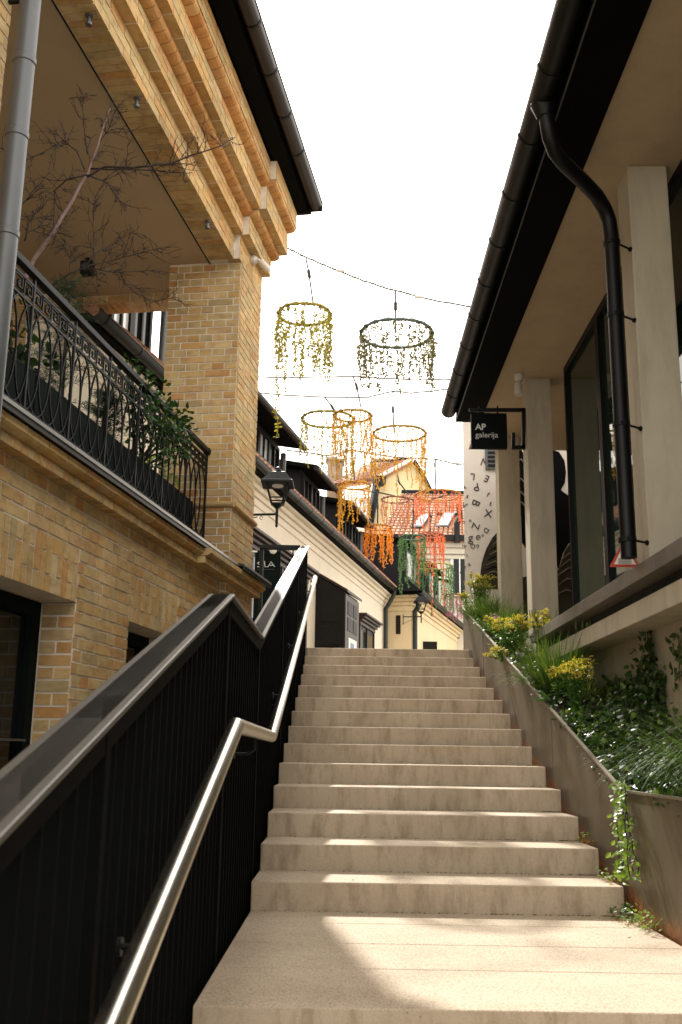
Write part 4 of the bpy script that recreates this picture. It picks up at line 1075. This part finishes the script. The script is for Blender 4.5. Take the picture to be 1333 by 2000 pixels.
# two courses of red pantiles showing along the gutter
tl = MB(); t = -8.9
while t < 7.4:
    for r in range(2):
        a = Vector((.30-.26*r, t, 4.10+.215*r)); bq = a+Vector((-.36, 0, .30))
        tl.tube([a, bq], .062, 6)
    t += .2
tl.build('roof_tiles', TILE, ch, FC, kind='stuff')
def dormer(t0, t1, wf, zb, zt, over, lit=9):
    d = MB(); d.prism([(wf-.02, t0, zb-.9), (wf-.02, t0, zt), (wf-1.9, t0, zt+.25), (wf-1.9, t0, zb+.5)], (0, t1-t0, 0))
    do = d.build('dormer', LEAD, ch, FC, fix=True)
    n = max(2, int((t1-t0)/.62)); p = (t1-t0-.1)/n
    for k in range(n):
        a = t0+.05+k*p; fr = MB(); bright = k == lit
        for bx in ((a, a+.06, zb, zt-.1), (a+p-.06, a+p, zb, zt-.1), (a+.06, a+p-.06, zb, zb+.06), (a+.06, a+p-.06, zt-.16, zt-.1), (a+p/2-.02, a+p/2+.02, zb+.06, zt-.16)):
            fr.box(wf-.018, wf+.04, bx[0], bx[1], bx[2], bx[3])
        wo = fr.build('dormer_window', WOODB, ch, FC)
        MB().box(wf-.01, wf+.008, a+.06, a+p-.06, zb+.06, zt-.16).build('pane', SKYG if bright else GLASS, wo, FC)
    MB().prism([(wf+over, t0-.22, zt-.06), (wf+over, t0-.22, zt+.02), (wf-2.2, t0-.22, zt+.52), (wf-2.2, t0-.22, zt+.42)], (0, t1-t0+.44, 0)).build('dormer_roof', FASC, do, FC, fix=True)
    MB().tube([(wf+over, t0-.22, zt-.04), (wf+over, t1+.22, zt-.04)], .055, 10).build('dormer_gutter', GUTK, do, FC)
    return do
dormer(-8.45, -7.25, -.32, 4.55, 5.6, .25, 0); dormer(-4.7, -1.6, -.32, 4.70, 5.30, .42, 3); dormer(0.0, 1.35, -.32, 4.70, 5.28, .34); dormer(3.0, 5.2, -.32, 4.72, 5.32, .38)
for t, tt in ((-7.0, 5.6), (-1.5, 5.15), (1.45, 5.1), (5.3, 5.2)):
    MB().tube([(-.26, t, tt), (-.26, t, 4.5)], .05, 10).build('downpipe', PIPEG, ch, FC, smooth=40)
# lead clad stair housing near the house end
MB().prism([(-.3, 6.4, 4.3), (-.3, 6.4, 5.0), (-2.6, 6.4, 5.9), (-2.6, 6.4, 4.3)], (0, .9, 0)).build('roof_housing', LEAD, ch, FC, fix=True)
# downpipes
def wallpipe(par, F, w0, t, z0, r, m, gw, nm='downpipe'):
    pts = [(gw, t, 4.02), (gw, t, 3.93), (gw-.03, t, 3.86), (w0+.05, t, 3.64), (w0, t, 3.56), (w0, t, 3.4), (w0, t, z0)]
    return MB().tube(pts, r, 12).build(nm, m, par, F, smooth=40)
wallpipe(ch, FC, .07, 6.95, 1.1, .055, PIPED, .28)
# upper downpipe elbow near the brick pillar
MB().tube([(.28, -5.0, 4.02), (.28, -5.0, 3.9), (.2, -5.02, 3.78), (.08, -5.05, 3.6), (.08, -5.05, 1.1)], .055, 12).build('downpipe', PIPEG, ch, FC, smooth=40)
# shop fronts in dark brown wood
def shop(t0, t1, zt, m=WOOD):
    s = MB()
    s.box(0, .06, t0, t1, 1.1, zt-.02); so_ = s.build('shop_front', WOODB, ch, FC)
    for i, (w_, a, b) in enumerate(((.10, zt-.22, zt-.14), (.15, zt-.138, zt-.08), (.21, zt-.078, zt-.03), (.26, zt-.028, zt+.02))):
        MB().box(0.0, w_, t0-w_*.7, t1+w_*.7, a, b).build('wood_cornice', m, so_, FC, bevel=.01)
    n = max(2, int((t1-t0)/.7)); p = (t1-t0)/n
    for k in range(n):
        MB().box(.062, .07, t0+k*p+.08, t0+(k+1)*p-.08, 1.9, zt-.32).build('pane', GLASS, so_, FC)
        MB().box(.0, .09, t0+k*p-.04, t0+k*p+.04, 1.1, zt-.23).build('mullion', m, so_, FC)
    MB().box(.0, .09, t1-.04, t1+.04, 1.1, zt-.23).build('mullion', m, so_, FC)
shop(-4.9, -.95, 3.12); shop(3.75, 5.35, 2.98)
# timber porch box
pb = MB().prism([(0, 0, 1.1), (.55, 0, 1.1), (.55, 0, 2.90), (0, 0, 3.24)], (0, 1.2, 0)).build('porch', WOODB, ch, FC, fix=True)
MB().prism([(-.02, -.05, 3.26), (-.02, -.05, 3.31), (.62, -.05, 2.935), (.62, -.05, 2.885)], (0, 1.32, 0)).build('porch_roof', WOOD, pb, FC, fix=True)
for (a, b) in ((1.9, 2.28), (2.34, 2.72)): 
    f = MB(); f.box(.12, .43, -.012, -.001, a, b); f.build('porch_panel', WOODB, pb, FC, bevel=.012)
MB().box(.551, .575, .0, 1.2, 1.1, 2.86).build('porch_front', WOOD, pb, FC)
for a in (.18, .66):
    for z0, z1 in ((2.2, 2.45), (2.5, 2.75)):
        MB().box(.576, .585, a, a+.34, z0, z1).build('porch_pane', WOODB, pb, FC)
MB().box(.576, .59, .25, .95, 1.15, 2.08).build('porch_poster', WHITEP, pb, FC)
MB().box(.576, .594, .4, .7, 1.2, 2.0).build('porch_poster', mat('blue_print', (.12, .2, .42), .5, bump=0), pb, FC)
# roof chimneys behind
# SLA hanging sign in front of the first shop
sA = empty('shop_sign', FC @ Matrix.Translation((.3, -4, 1.3)), 'tall dark green banner sign with thin SLA lettering behind the railing corner', 'sign')
SPY = 13.6
def sq(u, v, y=SPY): return atY(u, v, y)
a, b = sq(499, 1075), sq(545, 1215)
MB().box(a.x, b.x, SPY, SPY+.03, 1.16, a.z).build('board', GREENW, sA)
LSLA = [[(514, 1098), (506, 1098), (503, 1100), (506, 1102), (512, 1103), (514, 1105), (511, 1107), (503, 1107)], [(517, 1096), (518, 1107), (524, 1107), (530, 1097), (537, 1107)], [(527, 1104), (534, 1104)]]
for ln in LSLA:
    MB().tube([sq(u, v, SPY-.008) for u, v in ln], .0062, 6).build('lettering', SIGNW, sA)
MB().bar(sq(503, 1112, SPY-.004), sq(536, 1112, SPY-.004), .006, .003).build('lettering', PIPEG, sA)
MB().box(sq(505, 0).x, sq(540, 0).x, SPY-.01, SPY-.002, sq(0, 1072).z, sq(0, 1069).z).build('top_trim', WHITEP, sA)
p = sq(535, 1078, SPY+.05); MB().lathe([(.05, 0), (.05, .04), (.02, .06)], p+Vector((0, -.1, 0)), 12, Vector((0, -1, 0))).build('lamp', WHITEP, sA)

# ------------------------------------------------------------------ yellow house further up
yh = empty('yellow_house', FD, 'yellow plastered house farther up the lane with rounded cornice and black gutter', 'building')
MB().box(-4, 0, 0, 26, 1.0, 3.98).build('wall', YELP, yh, FD)
for (w_, z0, z1) in ((.03, 3.56, 3.70), (.07, 3.701, 3.80), (.13, 3.801, 3.89), (.20, 3.891, 3.96)):
    MB().box(-1.0, w_, -w_, 26, z0, z1).build('cornice', YELP, yh, FD, bevel=.02)
MB().box(-1, .27, -.27, 26, 3.965, 4.03).build('eaves_board', FASC, yh, FD)
gutter(yh, FD, .29, 4.04, .08, -.3, 26, GUTK)
MB().add([(.3, -.3, 4.06), (.3, 26, 4.06), (-2.4, 26, 6.2), (-2.4, -.3, 6.2), (-2.4, -.3, 4.035), (-2.4, 26, 4.035), (.3, -.3, 4.035), (.3, 26, 4.035)], [(0, 1, 2, 3), (0, 3, 4, 6), (6, 4, 5, 7), (1, 7, 5, 2)]).build('roof', LEAD, yh, FD, fix=True)
for t0 in (.9, 4.2, 7.5, 10.8, 14):
    d = MB().prism([(-.35, t0, 4.2), (-.35, t0, 5.55), (-2, t0, 5.8), (-2, t0, 4.2)], (0, 2.0, 0)).build('dormer', LEAD, yh, FD, fix=True)
    for k in range(2):
        wo = MB().box(-.349, -.33, t0+.1+k*.95, t0+.95+k*.95, 4.6, 5.4).build('dormer_window', WOODB, yh, FD)
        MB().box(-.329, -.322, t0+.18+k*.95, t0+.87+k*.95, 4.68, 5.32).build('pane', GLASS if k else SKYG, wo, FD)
    MB().prism([(-.2, t0-.15, 5.52), (-.2, t0-.15, 5.6), (-2.2, t0-.15, 6.0), (-2.2, t0-.15, 5.9)], (0, 2.3, 0)).build('dormer_roof', FASC, d, FD, fix=True)
wallpipe(yh, FD, .08, .12, 1.1, .065, PIPED, .29)
for (u, v, hh) in ((787, 1163, .14), (778, 1220, .24)):
    p = inF(FD, atP(u, v, FD @ Vector((0, -.02, 0)), FD.to_3x3() @ Y3))
    vo = MB().box(p.x-.06, p.x+.06, -.015, -.001, p.z-hh, p.z+hh).build('vent', BLK, yh, FD)
    for k in range(int(hh/.03)): MB().box(p.x-.05, p.x+.05, -.022, -.016, p.z-hh+.02+k*.06, p.z-hh+.045+k*.06).build('slat', WOOD, vo, FD)
p = atY(835, 1258, 27.5)
MB().box(1.95, 2.42, 27.3, 28.4, p.z-.5, p.z+.05).build('awning', WOODB, yh)
MB().tube([atY(885, 1290, 33), atY(886, 1258, 33), atY(889, 1248, 33), atY(896, 1243, 33)], .06, 8).build('arch_trim', WOODB, yh)

# ------------------------------------------------------------------ gabled house and skylight house at the end
gh = empty('gabled_house', Matrix.Translation((1.5, 38, 1.1)), 'tall ochre gable with red tiled roof and white verge at the lane end', 'building')
GA = [atY(u, v, 38) for u, v in ((723, 1030), (742, 940), (805, 901), (828, 938), (870, 1030))]
GA = [Vector((GA[0].x, 38, 1.0))]+GA+[Vector((GA[-1].x, 38, 1.0))]
MB().prism(GA, (0, 5, 0)).build('wall', GABP, gh, fix=True)
def slab(p0, p1, depth, th, m, name, par, dx=Vector((0, 1, 0))):
    d = (p1-p0).normalized(); n = d.cross(dx).normalized()
    if n.z < 0: n = -n
    return MB().prism([p0, p1, p1+n*th, p0+n*th], dx*depth).build(name, m, par, fix=True)
e0, e1, e2, e3 = atY(735, 936, 37.7), atY(806, 899, 37.7), atY(831, 938, 37.7), atY(854, 985, 37.7)
slab(e0, e1, .35, .12, WHITEP, 'verge', gh); slab(e1+Vector((.04, 0, 0)), e2, 5, .10, LEAD, 'right_slope', gh); slab(e2, e3, 5, .10, LEAD, 'right_slope', gh)
# left slope, tiled: runs back and to the left from the verge
LA, LB, LC, LD = atY(735, 938, 37.9), atY(803, 901, 37.9), atY(728, 908, 44), atY(640, 952, 40)
MB().prism([LA, LB, LC, LD], (0, 0, -.12)).build('left_slope', TILE, gh, fix=True)
def tiles(par, A, Bq, C, Dq, nu, nv, r, m, holes=()):      # A-B eave, D-C ridge
    b = MB(); nn = (Bq-A).cross(Dq-A).normalized()
    if nn.z < 0: nn = -nn
    for i in range(nu):
        f = (i+.5)/nu; p = A.lerp(Bq, f); q = Dq.lerp(C, f)
        for j in range(nv):
            a = p.lerp(q, j/nv)+nn*(r*.55); c = p.lerp(q, (j+1.12)/nv)+nn*(r*.2)
            if any(h0 < f < h1 and g0 < (j+.5)/nv < g1 for h0, h1, g0, g1 in holes): continue
            b.tube([a, c], r, 6, False)
    b.build('roof_tiles', m, par, kind='stuff')
tiles(gh, LA, LD, LC, LB, 22, 12, .10, TILE)
MB().bar(atY(728, 906, 43.9), atY(800, 899, 38.2), .3, .18).build('ridge', FASC, gh)
MB().bar(atY(737, 938, 37.6), atY(722, 1030, 37.6), .32, .3).build('corner_pipe', PIPEG, gh)
MB().tube([atY(742, 935, 37.4), atY(738, 950, 37.4), atY(727, 1012, 37.4), atY(722, 1040, 37.4)], .09, 8).build('downpipe', GUTK, gh)
MB().lathe([(.25, -.2), (.28, .1), (.3, .12)], atY(741, 938, 37.5), 10).build('pipe_hopper', GUTK, gh)
d_ = atY(700, 985, 37); MB().box(d_.x-.35, d_.x+.4, 36.9, 38, d_.z-1.0, d_.z+.25).build('attic_window', WHITEP, gh)
MB().box(d_.x-.25, d_.x+.3, 36.88, 36.899, d_.z-.9, d_.z+.12).build('pane', SKYG, gh)
CHIM = mat('chimney_render', (.30, .23, .16), .9, var=.3, bump=.2)
def chimney(u0, u1, v0, v1, y, label):
    a, b = atY(u0, v0, y), atY(u1, v1, y); e = empty('chimney_stack', Matrix.Translation((a.x, y, b.z)), label, 'chimney', 'chimneys at the lane end')
    MB().box(a.x, b.x, y, y+.7, b.z-1.5, a.z-.12).build('stack', CHIM, e); MB().box(a.x-.06, b.x+.06, y-.06, y+.76, a.z-.118, a.z).build('cap', CHIM, e)
chimney(640, 656, 893, 935, 41, 'narrow brick chimney left of the red ridge'); chimney(656, 670, 897, 935, 41.9, 'second chimney tight beside the narrow one')
chimney(732, 797, 896, 912, 46, 'long low chimney block behind the gable ridge')
sh = empty('skylight_house', Matrix.Translation((3, 33, 1.1)), 'pale house at the lane end with red tiled roof and two skylights', 'building')
SE0, SE1, SR0, SR1 = Vector((1.0, 32.6, 6.95)), Vector((5.2, 32.6, 6.95)), Vector((1.9, 35.6, 9.15)), Vector((5.2, 35.6, 9.15))
MB().box(1.4, 6, 33, 40, 1, 6.85).build('wall', PALE, sh)
for (y_, z0, z1) in ((32.9, 6.3, 6.45), (32.8, 6.452, 6.65), (32.7, 6.652, 6.85)): MB().box(1.3, 6, y_, 33.2, z0, z1).build('cornice', PALE, sh, bevel=.02)
MB().prism([SE0, SE1, SR1, SR0], (0, 0, -.15)).build('roof', TILE, sh, fix=True)
def rp(f, g): return SE0.lerp(SE1, f).lerp(SR0.lerp(SR1, f), g)
def onroof(u, v):
    n = (SE1-SE0).cross(SR0-SE0).normalized(); return atP(u, v, SE0, n), n
def uvw(p):
    g = (p.z-SE0.z)/(SR0.z-SE0.z); l = SE0.lerp(SR0, g); r_ = SE1.lerp(SR1, g); return (p.x-l.x)/(r_.x-l.x), g
hol = []; sk = []
for q in (((822, 1010), (842, 1010), (825, 1036), (806, 1036)), ((867, 1008), (890, 1008), (875, 1035), (851, 1035))):
    P = [onroof(u, v)[0] for u, v in q]; U_ = [uvw(p) for p in P]; sk.append(P)
    hol.append((min(x[0] for x in U_)-.01, max(x[0] for x in U_)+.005, min(x[1] for x in U_), max(x[1] for x in U_)))
tiles(sh, SE0, SE1, SR1, SR0, 26, 16, .085, TILE, hol)
nrm = onroof(850, 1020)[1]; nrm = nrm if nrm.z > 0 else -nrm
for P in sk:
    c = sum(P, Vector())/4
    f = MB().prism([p+nrm*.02 for p in P], nrm*.12).build('skylight', PIPEG, sh, fix=True)
    MB().prism([c+(p-c)*.84+nrm*.145 for p in P], nrm*.006).build('pane', SKYG, f, fix=True)
MB().bar(SR0+Vector((0, 0, .06)), SR1+Vector((0, 0, .06)), .3, .2).build('ridge', LEAD, sh)
MB().bar(SE0+Vector((0, -.1, -.02)), SE1+Vector((0, -.1, -.02)), .18, .16).build('gutter', GUTK, sh)
p0, p1 = atY(880, 1080, 32.98), atY(898, 1132, 32.98)
wf = MB(); wf.box(p0.x, p1.x+.3, 32.93, 32.999, p1.z-.6, p0.z); wo = wf.build('window', WHITEP, sh)
MB().box(p0.x+.1, p1.x+.2, 32.915, 32.928, p1.z-.5, p0.z-.12).build('pane', GLASS, wo)
for sx in (.0, ): MB().box((p0.x+p1.x+.3)/2-.02, (p0.x+p1.x+.3)/2+.02, 32.905, 32.914, p1.z-.5, p0.z-.12).build('glazing_bar', WHITEP, wo)
MB().box(p0.x-.08, p1.x+.38, 32.85, 32.93, p0.z+.01, p0.z+.09).build('window_head', PALE, wo)
MB().tube([atY(897, 985, 32.4), atY(899, 1010, 32.4), atY(893, 1022, 32.4), atY(893, 1060, 32.4)], .1, 8).build('downpipe', GUTK, sh)

# ------------------------------------------------------------------ wall lanterns
def lantern(c, s, plate, label, ):
    e = empty('wall_lantern', Matrix.Translation(plate), label, 'lantern', 'black lanterns on wall brackets')
    c = Vector(c)                                # c = centre of the roof rim
    def ring4(r, z): return [c+Vector((sx*r*s, sy*r*s, z*s)) for sx, sy in ((-1, -1), (1, -1), (1, 1), (-1, 1))]
    rings = [ring4(.34, -.02), ring4(.34, .02), ring4(.30, .05), ring4(.17, .24), ring4(.12, .26)]
    b = MB()
    for r in rings: b.v += r
    for i in range(4):
        for k in range(4): b.f.append((i*4+k, i*4+(k+1) % 4, i*4+4+(k+1) % 4, i*4+4+k))
    b.f.append((3, 2, 1, 0)); b.f.append((16, 17, 18, 19)); b.build('lantern_roof', BLK, e, fix=True)
    MB().lathe([(.07*s, .26*s), (.09*s, .30*s), (.05*s, .34*s), (.06*s, .37*s), (.02*s, .39*s)], c, 10).build('finial', BLK, e)
    MB().lathe([(.10*s, -.06*s), (.12*s, -.05*s), (.12*s, -.021*s)], c, 12).build('lamp_holder', WHITEPL, e)
    t4, b4 = ring4(.235, -.02), ring4(.115, -.44)
    for a, q in zip(t4, b4): MB().bar(a, q, .03*s, .03*s).build('frame_bar', BLK, e)
    for z, r in ((-.32, .15), (-.44, .115)):
        q = ring4(r, z)
        for a, d in zip(q, q[1:]+q[:1]): MB().bar(a, d, .025*s, .025*s).build('frame_bar', BLK, e)
    q0, q1 = ring4(.115, -.45), ring4(.03, -.54)
    b = MB(); b.add(q0+q1, [(0, 1, 5, 4), (1, 2, 6, 5), (2, 3, 7, 6), (3, 0, 4, 7), (3, 2, 1, 0), (4, 5, 6, 7)]); b.build('bowl', BLK, e, fix=True)
    MB().tube([c+Vector((0, 0, -.53*s)), c+Vector((0, 0, -.86*s))], .03*s, 8).build('stem', BLK, e)
    MB().lathe([(.012*s, -.95*s), (.035*s, -.91*s), (.02*s, -.88*s), (.035*s, -.85*s)], c, 8).build('drop', BLK, e)
    arm = c+Vector((0, 0, -.66*s)); plate = Vector(plate)
    MB().bar(Vector((plate.x, plate.y, arm.z)), arm, .03*s, .045*s).build('arm', BLK, e)
    MB().tube([Vector((plate.x, plate.y, arm.z-.30*s)), arm.lerp(Vector((plate.x, plate.y, arm.z)), .25)+Vector((0, 0, -.03))], .010*s, 6).build('brace', BLK, e)
    cc = arm.lerp(Vector((plate.x, plate.y, arm.z)), .2)+Vector((0, 0, -.075*s))
    MB().tube([cc+Vector((.032*s*math.cos(a*.6), 0, .032*s*math.sin(a*.6))) for a in range(10)], .007*s, 5).build('scroll', BLK, e)
    MB().bar(Vector((plate.x, plate.y, arm.z-.36*s)), Vector((plate.x, plate.y, arm.z+.12*s)), .05*s, .02).build('wall_plate', BLK, e)
cl = atY(543, 946, 12.6); lantern((cl.x, 12.6, cl.z), .60, (-1.93, 12.75, cl.z-.5), 'large black lantern on a bracket just right of the brick pillar')
cl = atY(823, 1176, 25.35); lantern((cl.x, 25.35, cl.z), .56, (1.40, 25.42, cl.z-.5), 'smaller black lantern far up the lane beside a dark downpipe')

# ------------------------------------------------------------------ hanging hoops with vines
HO = leafmat('olive_vine', [(.24, .21, .03), (.32, .27, .04), (.15, .15, .03)], .6, .15)
HT = leafmat('dusky_vine', [(.08, .085, .04), (.13, .12, .05), (.17, .15, .04), (.06, .06, .05)], .6, .12)
HG = leafmat('gold_vine', [(.50, .25, .025), (.56, .32, .04), (.34, .18, .02)], .6, .18)
HOr = leafmat('orange_vine', [(.62, .22, .02), (.68, .30, .03), (.55, .17, .02)], .6, .2)
HRd = leafmat('red_vine', [(.60, .15, .06), (.54, .11, .04), (.68, .24, .11)], .6, .2)
HBr = leafmat('russet_vine', [(.40, .13, .05), (.48, .19, .08), (.3, .09, .04)], .6, .3)
HGn = leafmat('green_vine', [(.045, .13, .06), (.08, .19, .10), (.11, .21, .07), (.05, .10, .035)], .6, .25)
HPu = leafmat('purple_vine', [(.35, .10, .24), (.45, .16, .30), (.28, .07, .2)], .6, .3)
hm = {k: mat('hoop_'+k, c, .7, var=.3, scale=12, bump=.3) for k, c in dict(olive=(.30, .25, .03), teal=(.085, .12, .11), gold=(.42, .26, .03), orange=(.55, .22, .02), red=(.5, .08, .03), green=(.06, .16, .06), brown=(.30, .10, .05), lime=(.35, .40, .06)).items()}
CORD = []
def hoop(u, v, rx, y, hoopm, leafm, drop, n, dens, label, long_=0, bias=None, cord=None):
    c = atY(u, v, y); dist = c.dot(FW); r = rx*dist/F_PX; pm = dist/F_PX
    e = empty('vine_hoop', Matrix.Translation(c), label, 'hanging hoop', 'vine hoops hung over the lane')
    q = []; rr = []
    for i in range(49):
        a = 2*math.pi*i/48; q.append(c+Vector((r*math.cos(a), r*math.sin(a), .004*math.sin(a*5)))); rr.append((.022+.006*math.sin(i*2.3))*(1 if rx > 45 else .9))
    MB().tube(q, rr, 7, False).build('hoop', hm[hoopm], e, smooth=True)
    wr = MB()
    for i in range(16):
        a = 2*math.pi*(i+.3)/16; p = c+Vector((r*math.cos(a), r*math.sin(a), 0)); dd = Vector((-math.sin(a), math.cos(a), 0)); rad = Vector((math.cos(a), math.sin(a), 0))
        wr.tube([p+rad*.03*math.cos(x)+Vector((0, 0, .03*math.sin(x)))+dd*.008*x for x in (0, 1.05, 2.1, 3.14, 4.2, 5.2, 6.28)], .005, 4)
    wr.build('wrapping', BARK, e, kind='stuff')
    for k in range(n):
        a = 2*math.pi*(k+random.uniform(-.3, .3))/n
        L = drop*pm*random.uniform(.45, 1.0)
        if long_ and random.random() < .14: L = long_*pm*random.uniform(.8, 1.1)
        if bias and math.cos(a-bias[0]) > .5: L *= bias[1]
        p = c+Vector((r*math.cos(a), r*math.sin(a), 0)); b = MB(); pts = [p]; ph = random.uniform(0, 6)
        nseg = max(4, int(L/.07))
        for s_ in range(nseg):
            pts.append(pts[-1]+Vector((.012*math.sin(ph+s_*.9)+random.gauss(0, .006), .012*math.cos(ph+s_*.7), -L/nseg)))
        b.tube(pts, .0035+y*.0002, 3, False)
        for s_ in range(int(L*dens*(1.3 if y < 15 else 1.2 if y < 19 else .75))):
            f = random.random(); i = min(nseg-1, int(f*nseg)); pt = pts[i].lerp(pts[i+1], random.random())
            d = rv()+Vector((0, 0, -.5)); o = rv()*random.random()*.02; k_ = (.98 if y < 15 else .80)+y/120; leaf(b, pt+o, d, rv(), k_*random.uniform(.034, .058), k_*random.uniform(.017, .028), .1)
        b.build('vine', leafm, e)
    if cord:
        pts = [atY(a_, b_, y) for a_, b_ in cord]
        MB().tube(pts, .0085*max(1.3, y/11), 5).build('cord', CORK, e)
        m_ = pts[0].lerp(pts[-1], .45) if len(pts) == 2 else pts[1]; dd = (pts[-1]-pts[0]).normalized()
        MB().tube([m_-dd*.07, m_-dd*.05, m_+dd*.05, m_+dd*.07], [.01, .024, .024, .01], 8).build('swivel', CORK, e)
hoop(595, 614, 51, 12.5, 'olive', HO, 150, 26, 60, 'tall yellow green vine hoop nearest the brick pillar', 250, cord=[(598, 505), (604, 535), (612, 592)])
hoop(775, 652, 70, 12.5, 'teal', HT, 120, 34, 58, 'widest hoop, dusky green, hung in the middle of the sky', 150, cord=[(773, 568), (773, 598), (773, 650)])
hoop(641, 819, 51, 16.6, 'olive', HO, 125, 24, 46, 'pale olive hoop partly behind the small golden hoop', 0, cord=[(635, 776), (650, 796), (655, 812)])
hoop(689, 812, 37, 16.0, 'gold', HG, 150, 22, 55, 'small golden hoop overlapping the pale olive hoop', 0, cord=[(690, 735), (697, 755), (707, 803)])
hoop(781, 847, 51, 17.5, 'gold', HG, 115, 28, 52, 'sparse gold hoop in front of the white gable verge', 120, bias=(0, 1.3), cord=[(768, 762), (768, 800), (770, 845)])
hoop(693, 948, 31, 20, 'orange', HG, 80, 26, 75, 'gold and olive hoop in front of the dark dormers', 0, bias=(math.pi, 1.3), cord=[(688, 880), (691, 905), (693, 945)])
hoop(856, 967, 44, 23, 'orange', HRd, 62, 30, 62, 'wide orange red hoop above the skylights', 0, bias=(math.pi, 1.3), cord=[(852, 895), (850, 908), (852, 960)])
hoop(773, 976, 27, 24, 'brown', HBr, 68, 20, 34, 'russet hoop in front of the ochre gable', 0, cord=[(776, 925), (780, 942), (797, 965)])
hoop(739, 1030, 26, 22.5, 'orange', HOr, 78, 26, 90, 'bright orange bushy hoop below the dormers', 0, cord=[(738, 960), (738, 990), (738, 1028)])
hoop(806, 1050, 25, 24.5, 'green', HGn, 95, 22, 70, 'dark green hoop left of the red hoop', 0, bias=(math.pi, 1.3), cord=[(808, 975), (808, 1000), (806, 1048)])
hoop(841, 1046, 26, 26, 'red', HRd, 75, 26, 70, 'red hoop with long strands between the green hoops', 160, cord=[(838, 975), (840, 1010), (841, 1044)])
hoop(849, 1106, 35, 27, 'lime', HGn, 95, 34, 70, 'large green hoop lowest over the lane', 0, cord=[(850, 1040), (850, 1070), (850, 1104)])
hoop(886, 1163, 17, 29, 'brown', HPu, 52, 18, 80, 'small purple hoop at the far end by the trough', 0, cord=[(886, 1110), (886, 1130), (886, 1160)])
def cable(pp, y, label, bulbs=()):
    pts = [atY(u, v, y) for u, v in pp]; fine = []
    for a, b in zip(pts, pts[1:]):
        for k in range(6): fine.append(a.lerp(b, k/6)+Vector((0, 0, random.gauss(0, .004))))
    fine.append(pts[-1])
    e = empty('hanging_cable', Matrix.Translation(pts[0]), label, 'cable', 'cables across the lane')
    MB().tube(fine, .0085*max(1.3, y/11), 5).build('wire', CORK, e)
    k = MB()
    for p in fine[1::2]: k.tube([p+Vector((-.03, 0, 0)), p+Vector((.02, 0, .004))], .010, 5)
    k.build('cable_ties', CORK, e, kind='stuff')
    for u, v in bulbs:
        p = atY(u, v, y); MB().tube([p-Vector((.05, 0, 0)), p-Vector((.04, 0, 0)), p+Vector((.04, 0, 0)), p+Vector((.05, 0, 0))], [.01, .026, .026, .01], 8).build('coupling', WHITEPL, e)
cable([(470, 440), (545, 478), (600, 503), (665, 531), (720, 552), (775, 568), (820, 580), (935, 603), (1010, 618)], 12.5, 'nearest cable from the brick eaves to the gallery roof', [(666, 529), (817, 580)])
cable([(440, 738), (497, 736), (560, 738), (690, 735), (800, 742), (900, 742), (960, 740)], 16.2, 'faint upper cable over the golden hoop', [])
cable([(430, 760), (560, 772), (635, 776), (717, 776), (770, 764), (803, 768), (900, 758), (960, 752)], 16.9, 'second cable carrying the pale olive hoop', [(717, 776)])
cable([(560, 880), (640, 890), (690, 880), (770, 893), (850, 897), (893, 907), (960, 905)], 22, 'far cable in front of the chimneys', [(893, 905)])
cable([(640, 950), (740, 962), (808, 976), (840, 976), (900, 960)], 25.5, 'farthest cable crossing low over the red roof', [])
cd = empty('guy_cord', Matrix.Translation(atY(803, 768, 17.4)), 'slanting orange cord tied to the sparse gold hoop', 'cord')
MB().tube([atY(803, 768, 17.4), atY(815, 800, 17.4), atY(830, 836, 17.4)], .009, 6).build('rope', hm['orange'], cd)
# two small birds high in the white sky
for i, (u, v) in enumerate(((690, 430), (740, 447))):
    p = atY(u, v, 60); b = empty('bird', Matrix.Translation(p), ('tiny dark bird in the white sky, left one of two', 'tiny dark bird in the white sky, right one of two')[i], 'bird', 'birds in the sky')
    MB().tube([p+Vector((-.08, 0, 0)), p+Vector((-.04, 0, .01)), p+Vector((.03, 0, .015)), p+Vector((.07, 0, .02))], [.004, .022, .02, .004], 8).build('body', BLK, b)
    for s_ in (-1, 1): MB().add([p, p+Vector((.03, 0, .01)), p+Vector((-.02, s_*.13, .05))], [(0, 1, 2)]).build('wing', BLK, b)
